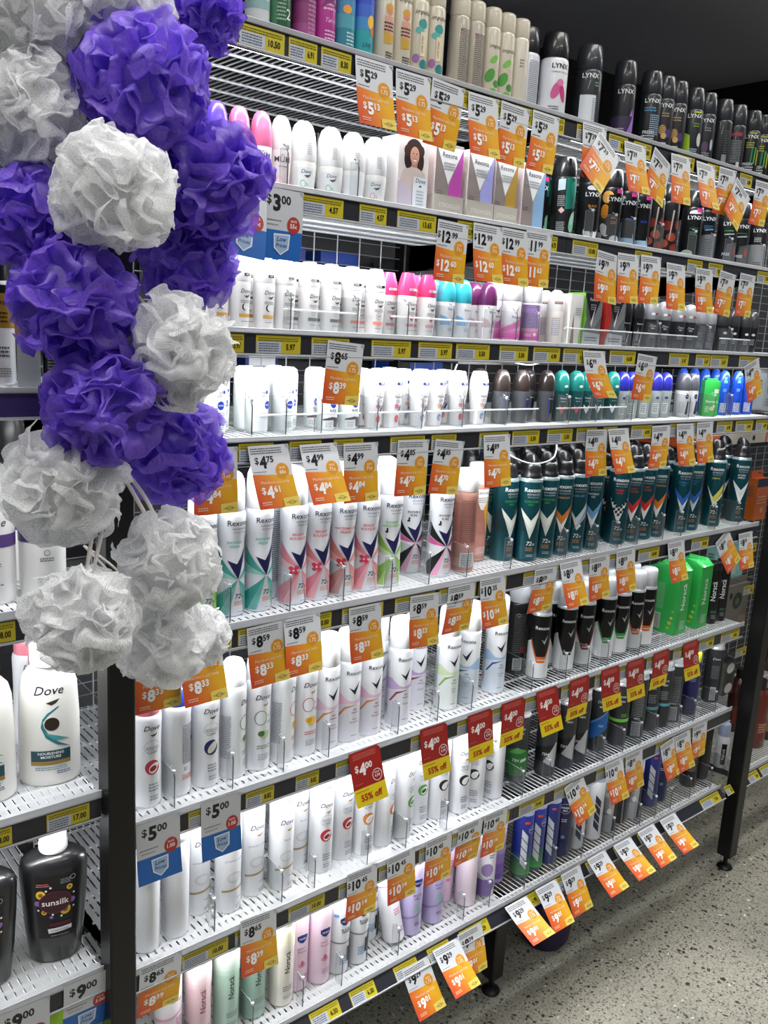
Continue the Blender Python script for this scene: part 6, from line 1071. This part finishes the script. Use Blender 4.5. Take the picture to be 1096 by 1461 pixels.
def sun():
    D = [('p', [(-26, 40), (26, 40), (30, 132), (-26, 134)], '121013')]
    for u, v, q in ((-20, 106, 7), (20, 112, 4.5), (14, 80, 8), (-16, 80, 4)): D += [('e', u, v, q, q, 'E0B83A'), ('e', u, v, q * .45, q * .45, '8A5A1E')]
    for u, v, q in ((-25, 94, 4.5), (24, 92, 4.5), (-6, 72, 2.6)): D.append(('e', u, v, q, q, '8A66B0'))
    for u, v in ((-6, 116), (26, 102), (-24, 84), (-4, 76), (26, 82), (8, 72), (-12, 112)): D.append(('e', u, v, 1.6, 1.6, 'EDE6DA'))
    D += [('e', 0, 94, 22, 18, '3A121E'), ('r', 0, 94, 22.5, 18.5, .7, '6A3A48'), ('t', 'sunsilk', 0, 90, 9.5, 'F2ECEA', .008), ('l', -16, 122, 18, 2, 3, 'C86A6A'), ('l', 14, 126, 14, 3, 3, '8A8E94'), ('r', 24, 126, 4, 4, .8, 'A8ACB2'), ('p', [(-10, 48), (22, 50), (22, 56), (-11, 55)], 'DDDDE0'), ('t', 'CONDITIONER', 6, 50.4, 2.6, '2A2A2E', .01), ('l', 6, 62, 30, 2, 3, '7A2A3A'), ('l', 6, 44, 26, 1, 3, '8A8A8E')]
    def up(d):
        if d[0] == 'p': return ('p', [(a * 1.06, b * _K) for a, b in d[1]]) + d[2:]
        return d[:2] + (d[2] * _K,) + d[3:] if d[0] != 't' else d[:3] + (d[3] * _K,) + d[4:]
    return [up(d) for d in D]
CS = [(r * 1.05, .157 * _K + (z - .157) * 1.1) for r, z in [(0, .157), (.0185, .157), (.0195, .159), (.0195, .168), (.0185, .170), (.0185, .184), (.016, .188), (.0155, .198), (0, .198)]]
bottle('shampoo_bottle', 'large black shampoo bottle with sunflower label and white cap', .4050, .066, .5585, PS, 1.06, .66, '1A1A1C', sun(), (CS, 'EDEEF0'), rough=.32)
bottle('shampoo_bottle', 'second black sunflower shampoo bottle at the left picture edge', .3020, .066, .5585, PS, 1.06, .66, '1A1A1C', sun(), (CS, 'EDEEF0'), rough=.32)
PH = [(0, 0), (.026, 0), (.030, .004), (.0305, .012), (.0305, .135), (.028, .150), (.018, .158), (0, .158)]
SHN_ = [('t', 'Shine', 4, 106, 11, '1E1E24', 0, .35), ('p', [(-60, 78), (60, 78), (60, 95), (-60, 95)], '5A4282'), ('l', 2, 88, 20, 2, 3.4, 'D8CEE6'), ('r', 4, 64, 4, 4, .7, '3A3A42'), ('l', 4, 56, 18, 2, 3, '6A6A74'), ('l', 4, 28, 24, 1, 4, '8A8A94')]
CB = [(0, .157), (.014, .157), (.014, .172), (.006, .174), (.006, .192), (0, .192)]
for x, y, l, rz in ((.3320, .062, 'white bottle with purple band at the left picture edge', -.3), (.3990, .062, 'white bottle with purple band half under a white pouf', -.25), (.4120, .135, 'white bottle with purple band behind its twin, near post', -.1), (.3660, .150, 'white bottle with purple band in the second row', -.3)):
    bottle('shampoo_bottle', l, x, y, 1.131, PH, 1.0, .85, 'EDECEA', SHN_, (CB, '16161A'), rz, group='purple banded bottles')
GP = [(0, 0), (.016, 0), (.0185, .003), (.019, .01), (.0185, .120), (.012, .128), (0, .128)]
bottle('shampoo_bottle', 'white and gold bottle above the purple rail', .3480, .050, 1.419, GP, 1.0, .9, 'DADADC', [('p', [(-60, 70), (60, 70), (60, 112), (-60, 112)], 'A8802E'), ('p', [(-60, 112), (60, 112), (60, 122), (-60, 122)], '17171A'), ('t', 'INE', 6, 98, 5, '2A1E0E', .02), ('l', 2, 88, 20, 3, 5, '3A2A12'), ('l', 2, 46, 20, 3, 5, '4A4A50'), ('l', 2, 20, 24, 4, 3, '8A8272')], ([(0, .127), (.012, .127), (.012, .150), (0, .151)], '17171A'))
for x, y, l in ((.3900, .075, 'small black bottle with yellow label beside the gold bottle'), (.4210, .065, 'small black speckled bottle next to the purple pouf')):
    bottle('shampoo_bottle', l, x, y, 1.419, [(0, 0), (.0125, 0), (.0140, .003), (.0140, .100), (.009, .106), (0, .106)], 1, 1, '121214', [('p', [(-40, 60), (40, 60), (40, 86), (-40, 86)], 'D0A02E'), ('l', 0, 78, 16, 3, 5, '3A2A12'), ('l', 0, 40, 16, 8, 4, '7A7A7E')], ([(0, .105), (.009, .105), (.009, .122), (0, .123)], '1E1E20'))
b = MB(); b.box(-.0007, .0007, 0, .10, 0, .062, CLEAR); b.box(-.014, .014, -.002, -.0005, 0, .066, CLEAREDGE); tag(obj('shelf_divider', b, None, (.3715, .012, 1.4218)), 'clear divider with front flap beside the gold bottle', 'shelf divider')
for x, y, c, r_, h, l in ((.335, .20, 'E6E4E0', .034, .205, 'white dome topped jar behind the purple banded bottles'), (.415, .23, '2A2A2C', .019, .225, 'small dark jar with ribbed lid behind the poufs'), (.455, .25, '232325', .022, .218, 'wider dark jar with ribbed lid behind the poufs')):
    if x > .43: x = .425; y = .29
    bottle('cosmetic_jar', l, x, y, 1.131, [(0, 0), (r_ * .95, 0), (r_, .004), (r_, h * .7), (r_ * .9, h * .72), (0, h * .72)], 1, 1, c, [], ([(0, h * .718), (r_ * .96, h * .718), (r_, h * .73), (r_ * .97, h * .92), (r_ * .7, h), (0, h)], c), cat='jar')
for x, y, l in ((.4240, .150, 'pink capped white can behind the large white shampoo bottle'), (.4200, .205, 'pink capped white can in the row behind, by the left post')):
    place('dv_pinkcap', x, y, .8485, 0, l, 'pink capped cans in the left bay')
bl = MB(); bl.quad((-.42, -.01, 0), (.44, -.01, 0), (.44, .44, 0), (-.42, .44, 0), 'B9BBBE')
for i, x in enumerate((.300, .400)):
    bottle('shampoo_bottle', ('lime green bottle under the black shampoo bottles, left one', 'lime green bottle under the black shampoo bottles, right one')[i], x, .07, .288, [(0, 0), (.032, 0), (.035, .004), (.035, .14), (.026, .18), (.02, .19), (0, .19)], 1, .8, 'A6D83A', [('t', 'fresh', 0, 90, 10, 'F0F4E6', .01)], ([(0, .189), (.02, .189), (.02, .215), (0, .216)], 'B8E25A'))
shelf(-.42, .4495, .288, 'lowest wire shelf on the left under lime bottles')
bk = MB(); bk.box(-.45, .45, 0, .02, 0, 2.25, mat('1A1A1D', .6)); tag(obj('backing_board', bk, None, (-.0, .455, 0)), 'dark back panel behind the left bay bottles', 'panel')

# ------------------------------------------------------------------ beyond the end post
def hangpack(label, x, y, z, w, h, d, c, decs, c2=None):
    r = bpy.data.objects.new('hanging_pack', None); COL.objects.link(r); r.location = (x, y, z); tag(r, label, 'hanging pack')
    b = MB(); b.box(-w / 2, w / 2, 0, d, 0, h, c, left=c2 or c); b.box(-w / 2, w / 2, d * .45, d * .55, h, h + .02, c); b.decals(decs, flat_surf(0), ds=.05)
    def side(u, v, off): return (-w / 2 - .0004 - off, d / 2 - u, v), (-1, 0, 0)
    b.decals([('l', 0, h * 800, d * 600, 4, 9, '6A6A6E')], side, ds=.05)
    obj('pack', b, r)
    b = MB(); b.tube([(0, d * .5 - .02, h + .0145), (0, d * .5 + .02, h + .0145), (0, .451 - y, h + .0145)], .002, mat('9A9CA0', .3, .6), 6); obj('peg_hook', b, r)
hangpack('orange pack hanging past the shelf end', 2.520, .12, 1.020, .07, .125, .05, 'D0642A', [('p', [(-35, 100), (35, 100), (35, 125), (-35, 125)], '1A2448'), ('e', 6, 30, 9, 9, 'E89A6A'), ('l', 0, 70, 50, 3, 9, 'E9B08A')], 'E0742E')
hangpack('pale teal pack behind the last two tickets', 2.460, .16, .835, .17, .105, .03, '8EC6C4', [('l', 0, 70, 90, 3, 10, 'D6ECEA'), ('p', [(-20, 10), (40, 10), (40, 40), (-20, 40)], 'C9D4D0')], '9AD0CE')
hangpack('silver grey blister pack beside the black tubes', 2.480, .13, .672, .13, .15, .025, '6E6A64', [('e', 0, 100, 26, 26, '2E3A2E'), ('e', -40, 120, 8, 10, '1A1A1C'), ('e', 42, 120, 8, 10, '1A1A1C'), ('e', 0, 98, 12, 12, '55605A'), ('p', [(20, 6), (60, 6), (60, 50), (20, 50)], '8E7E6A')], '7A766E')
hangpack('small white and black pack hanging above the bottom shelf', 2.440, .10, .490, .06, .105, .03, '2A2A2C', [('e', 0, 84, 22, 16, 'D8D8D6'), ('e', 0, 20, 22, 16, 'C9C9C6'), ('p', [(-12, 40), (12, 40), (12, 64), (-12, 64)], '101012')], '8A8A88')
hangpack('rosy brown slim pack just past the teal cans', 2.420, .14, .985, .04, .13, .025, 'A88E86', [('l', 0, 100, 24, 6, 10, 'D8C6BE'), ('p', [(-20, 118), (20, 118), (20, 130), (-20, 130)], 'B9C23A')], 'B99C92')
for x, z, l in ((2.480, 1.175, 'yellow label on a peg above the orange pack'), (2.400, .965, 'yellow label on a peg at the end of the fifth shelf'), (2.420, .835, 'yellow label on a peg over the silver grey pack'), (2.52, .835, 'second yellow label over the silver grey pack'), (2.43, .640, 'yellow label on a peg under the sixth shelf end')):
    tag(obj('shelf_label', label_mesh(.060, '7.00'), None, (x, .085, z)), l, 'shelf label', 'yellow shelf labels')
b = MB(); b.box(-.30, .34, 0, .22, 0, .030, 'D9D3C6', left='D9602A'); b.box(-.30, -.10, -.0006, 0, .002, .028, 'E0662A'); b.decals([('e', 60, 15, 8, 8, '17171A'), ('e', 190, 15, 9, 9, '17171A'), ('p', [(130, 0), (142, 0), (142, 30), (130, 30)], 'C87A5A')], flat_surf(0), ds=.2)
tag(obj('flat_carton', b, None, (2.44, .16, 1.246)), 'long flat white and orange box above the teal cans', 'carton')
b = MB(); b.box(-.32, .36, 0, .26, -.012, 0, DK2); tag(obj('shelf_plate', b, None, (2.44, .165, 1.2455)), 'dark plate carrying the long flat box', 'shelf plate')
for i, (x, c, cc, h, l) in enumerate(((2.60, '6A2A20', '7A3428', .22, 'brown bottle past the end post'), (2.70, '3A2A1A', 'A8844A', .20, 'dark bottle with gold ring past the end post'), (2.66, '4A2018', '8A3A2E', .21, 'reddish bottle in the second row past the end post'))):
    bottle('shampoo_bottle', l, x, .075 if i < 2 else .17, .288, [(0, 0), (.033, 0), (.036, .004), (.036, h * .75), (.022, h * .85), (.016, h * .87), (0, h * .87)], 1, .8, c, [('p', [(-40, 30), (40, 30), (40, 90), (-40, 90)], cc), ('l', 0, 80, 30, 4, 8, 'C9A88A')], ([(0, h * .868), (.017, h * .868), (.017, h), (0, h)], '2A1A16'))
for i, (x, z, c, l) in enumerate(((2.62, .70, '2A1E22', 'dark pack on a peg past the end post'), (2.66, .56, '4A1A1E', 'maroon pack on a peg past the end post'), (2.40, 1.3525, 'C6D2D8', 'pale blue pack on the far shelf at roll-on height'))):
    hangpack(l, x, .08, z, .07, .10, (.04), c, [('e', 0, 60, 20, 20, '8A8A84'), ('l', 0, 30, 40, 3, 8, '9A948C')])
for i, (x, c) in enumerate(((2.42, 'D8DADC'), (2.50, 'B9C4CC'), (2.58, 'E2E2E0'))):
    b = MB(); b.box(-.03, .03, -.02, .02, 0, .10, c); b.decals([('l', 0, 80, 40, 5, 10, '6A8AB0'), ('p', [(-20, 8), (20, 8), (20, 30), (-20, 30)], 'C86A4A')], flat_surf(-.02), ds=.05)
    tag(obj('toiletry_carton', b, None, (x, .06, 1.5075)), ('pale carton first past the end of the third shelf', 'blue grey carton second past the end of the third shelf', 'white carton third past the end of the third shelf')[i], 'carton')

# round purple item on the floor under the bottom shelf
PFL = (1.50, .16)

# ------------------------------------------------------------------ bath poufs
from mathutils import noise
def pouf_mesh(R, m, seed, n=34):
    rr_ = random.Random(seed); V = []; F = []; UV = []
    ga = PI * (3 - math.sqrt(5)); so = Vector((seed * 3.1, seed * 1.7, seed * 2.3))
    def warp(p):
        a = noise.noise_vector(p / (R * .55) + so) * (R * .13)
        b = noise.noise_vector(p / (R * .22) + so * 2) * (R * .055); c = noise.noise_vector(p / (R * .10) + so) * (R * .020)
        return p + a + b + c
    def sheet(nv, tv, L, r0, r1, amp, k, ph, rows=8, cols=72):
        bv = nv.cross(tv); st = len(V); w2 = rr_.uniform(1.2, 2.4); p2 = rr_.uniform(0, 6); cu = rr_.uniform(-.30, .30)
        for i in range(cols + 1):
            s = -1 + 2 * i / cols; th = s * L
            d = nv * math.cos(th) + tv * math.sin(th)
            wv = math.sin(k * s * PI + ph) + .5 * math.sin(1.7 * k * s * PI + p2)
            for j in range(rows + 1):
                q = j / rows; c = q * 1.25
                rad = R * (r0 + (r1 - r0) * math.sin(min(c, 1.25) * PI / 2.3) / math.sin(1.25 * PI / 2.3) - .12 * q * s ** 4)
                off = R * amp * q * wv + R * cu * q ** 2.6
                tw = R * .06 * q * math.cos(k * s * PI + ph)
                V.append(tuple(warp(d * rad + bv * off + tv * tw))); UV.append((th * R * 1.6 + seed * .1, q * R * .6 + off * .7))
        for i in range(cols):
            for j in range(rows):
                a = st + i * (rows + 1) + j; F.append((a, a + rows + 1, a + rows + 2, a + 1))
    for i in range(n):
        z = 1 - 2 * (i + .5) / n; r = math.sqrt(1 - z * z); nv = Vector((r * math.cos(i * ga), r * math.sin(i * ga), z))
        nv = (nv + Vector((rr_.gauss(0, .15), rr_.gauss(0, .15), rr_.gauss(0, .15)))).normalized()
        t = Vector((rr_.gauss(0, 1), rr_.gauss(0, 1), rr_.gauss(0, 1))); t = (t - nv * t.dot(nv)).normalized()
        sheet(nv, t, rr_.uniform(.5, .9), .5, rr_.uniform(.94, 1.08), rr_.uniform(.09, .16), rr_.uniform(1.0, 2.2), rr_.uniform(0, 6.28))
        sheet(nv, nv.cross(t), rr_.uniform(.35, .6), .5, rr_.uniform(.88, 1.0), rr_.uniform(.10, .18), rr_.uniform(.8, 1.6), rr_.uniform(0, 6.28))
    st = len(V); nu, nv_ = 24, 14
    for a in range(nv_ + 1):
        ph = PI * a / nv_
        for c in range(nu):
            th = 2 * PI * c / nu; rr0 = R * .74
            V.append(tuple(warp(Vector((rr0 * math.sin(ph) * math.cos(th), rr0 * math.sin(ph) * math.sin(th), rr0 * math.cos(ph)))))); UV.append((th * R, ph * R))
    for a in range(nv_):
        for c in range(nu): F.append((st + a * nu + c, st + (a + 1) * nu + c, st + (a + 1) * nu + (c + 1) % nu, st + a * nu + (c + 1) % nu))
    me = bpy.data.meshes.new('netting'); me.from_pydata(V, [], F); me.materials.append(m)
    me.polygons.foreach_set('use_smooth', [True] * len(F)); ul = me.uv_layers.new(name='UVMap')
    for l in me.loops: ul.data[l.index].uv = UV[l.vertex_index]
    me.update(); return me
PL = ['white bath pouf cut off at the top left corner', 'white bath pouf at the top, beside the purple one', 'purple bath pouf at the very top right of the bunch', 'white bath pouf second down on the left edge', 'large purple bath pouf under the top white ones', 'bright white bath pouf in the upper middle of the bunch', 'purple bath pouf in front of the pink capped roll-ons', 'purple bath pouf on the left edge, mid height', 'shaded purple bath pouf above the middle white one', 'big purple bath pouf left of centre', 'white bath pouf in front of the white roll-ons', 'purple bath pouf below the big purple one', 'lowest purple bath pouf, hanging at the right', 'white bath pouf over the purple banded bottles', 'white bath pouf hung on twisted cords beside the teal fan cans', 'white bath pouf hanging lowest at the left, on cords', 'white bath pouf tucked low between two others', 'small white bath pouf edge at the lower right']
CORDW = mat('DDD9D0', .7); CORDP = mat('5A3AB0', .7)
for i, (c, x, y, z, R) in enumerate(POUFS):
    r = bpy.data.objects.new('bath_pouf', None); COL.objects.link(r); r.location = (x, y, z); tag(r, PL[i], 'bath pouf', 'bath poufs on the hanging strip')
    obj('netting', pouf_mesh(R * 1.0, NETW if c == 'w' else NETP, 40 + i), r)
    tx, ty, tz = .400, -.085, z + .10
    if i in (14, 15): tx, ty, tz = (.405, -.17, 1.352)
    P0 = Vector((0, 0, 0)); P1 = Vector((tx - x, ty - y, tz - z))
    b = MB()
    for sx in (-1, 1):
        pth = []
        for k in range(13):
            t = k / 12; p = P0.lerp(P1, t); w = .006 * math.sin(PI * t) * sx
            pth.append((p.x + w, p.y + .3 * w, p.z + .012 * math.sin(PI * t)))
        b.tube(pth, .0023 if i in (14, 15) else .0014, CORDW if c == 'w' else CORDP, 6)
    obj('cord', b, r)
r = bpy.data.objects.new('hanging_strip', None); COL.objects.link(r); r.location = (.400, -.080, 1.30); tag(r, 'dark hanging clip strip that carries the bath poufs', 'clip strip')
b = MB(); b.box(-.016, .016, -.001, .001, 0, .85, mat('1C1418', .5)); obj('strip', b, r)
b = MB(); b.box(-.018, .018, -.0025, -.0012, 0, .10, '8E1E22'); b.decals([('p', [(-14, 50), (10, 54), (14, 84), (-8, 80)], 'DAD6D2'), ('l', 0, 70, 16, 3, 6, '5A5A60')], flat_surf(-.0025), ds=.1); o = obj('backing_card', b, r, (0, 0, .20)); o['label'] = 'red backing card'
b = MB(); b.tube([(0, 0, .85), (0, .02, .90), (0, .06, .925), (0, .082, .925)], .003, mat('8A8D92', .3, .7), 8); obj('hook', b, r)
b = MB(); b.box(-.022, .022, 0, .004, 0, .02, STEEL)

# item on the floor
b = MB(); b.lathe([(0, 0), (.05, 0), (.062, .02), (.066, .06), (.058, .10), (.03, .128), (0, .134)], mat('2A1440', .5), seg=28); tag(obj('floor_tub', b, None, (1.66, .10, 0)), 'dark purple round tub on the floor under the bottom shelf', 'tub')

# ------------------------------------------------------------------ lights
w = bpy.data.worlds.new('store_air'); sc.world = w; w.use_nodes = True
w.node_tree.nodes['Background'].inputs[0].default_value = (.75, .8, .9, 1); w.node_tree.nodes['Background'].inputs[1].default_value = .24
def lamp(x, y, z, sx, sy, e, rx=0):
    L = bpy.data.lights.new('ceiling_lamp', 'AREA'); L.shape = 'RECTANGLE'; L.size = sx; L.size_y = sy; L.energy = e; L.color = (1, .985, .95)
    o = bpy.data.objects.new('ceiling_lamp', L); COL.objects.link(o); o.location = (x, y, z); o.rotation_euler = (math.radians(rx), 0, 0)
for x in (-.4, 1.3, 3.0, 4.7): lamp(x, -.80, 3.1, 1.3, .30, 16)
for x in (-.4, 1.3, 3.0, 4.7): lamp(x, -.07, 3.1, 1.3, .16, 16)
for x in (-.4, 1.3): lamp(x, -2.3, 3.1, 1.3, .30, 16)

# ------------------------------------------------------------------ camera
cd = bpy.data.cameras.new('camera'); cam = bpy.data.objects.new('camera', cd); COL.objects.link(cam); sc.camera = cam
cd.sensor_fit = 'VERTICAL'; cd.sensor_height = 24.0; cd.lens = 24.0 * 1257.347 / 1461.0; cd.clip_start = .02
r0 = (0.7688044823871499, -0.637138119147606, 0.05472371506465452); r1 = (-0.08944028040900551, -0.1918667176951934, -0.9773369935090104); r2 = (0.6331983134072491, 0.7464865569921029, -0.20449380462080283)
cam.matrix_world = Matrix(((r0[0], -r1[0], -r2[0], 0.0), (r0[1], -r1[1], -r2[1], -1.125), (r0[2], -r1[2], -r2[2], 1.51875), (0, 0, 0, 1)))
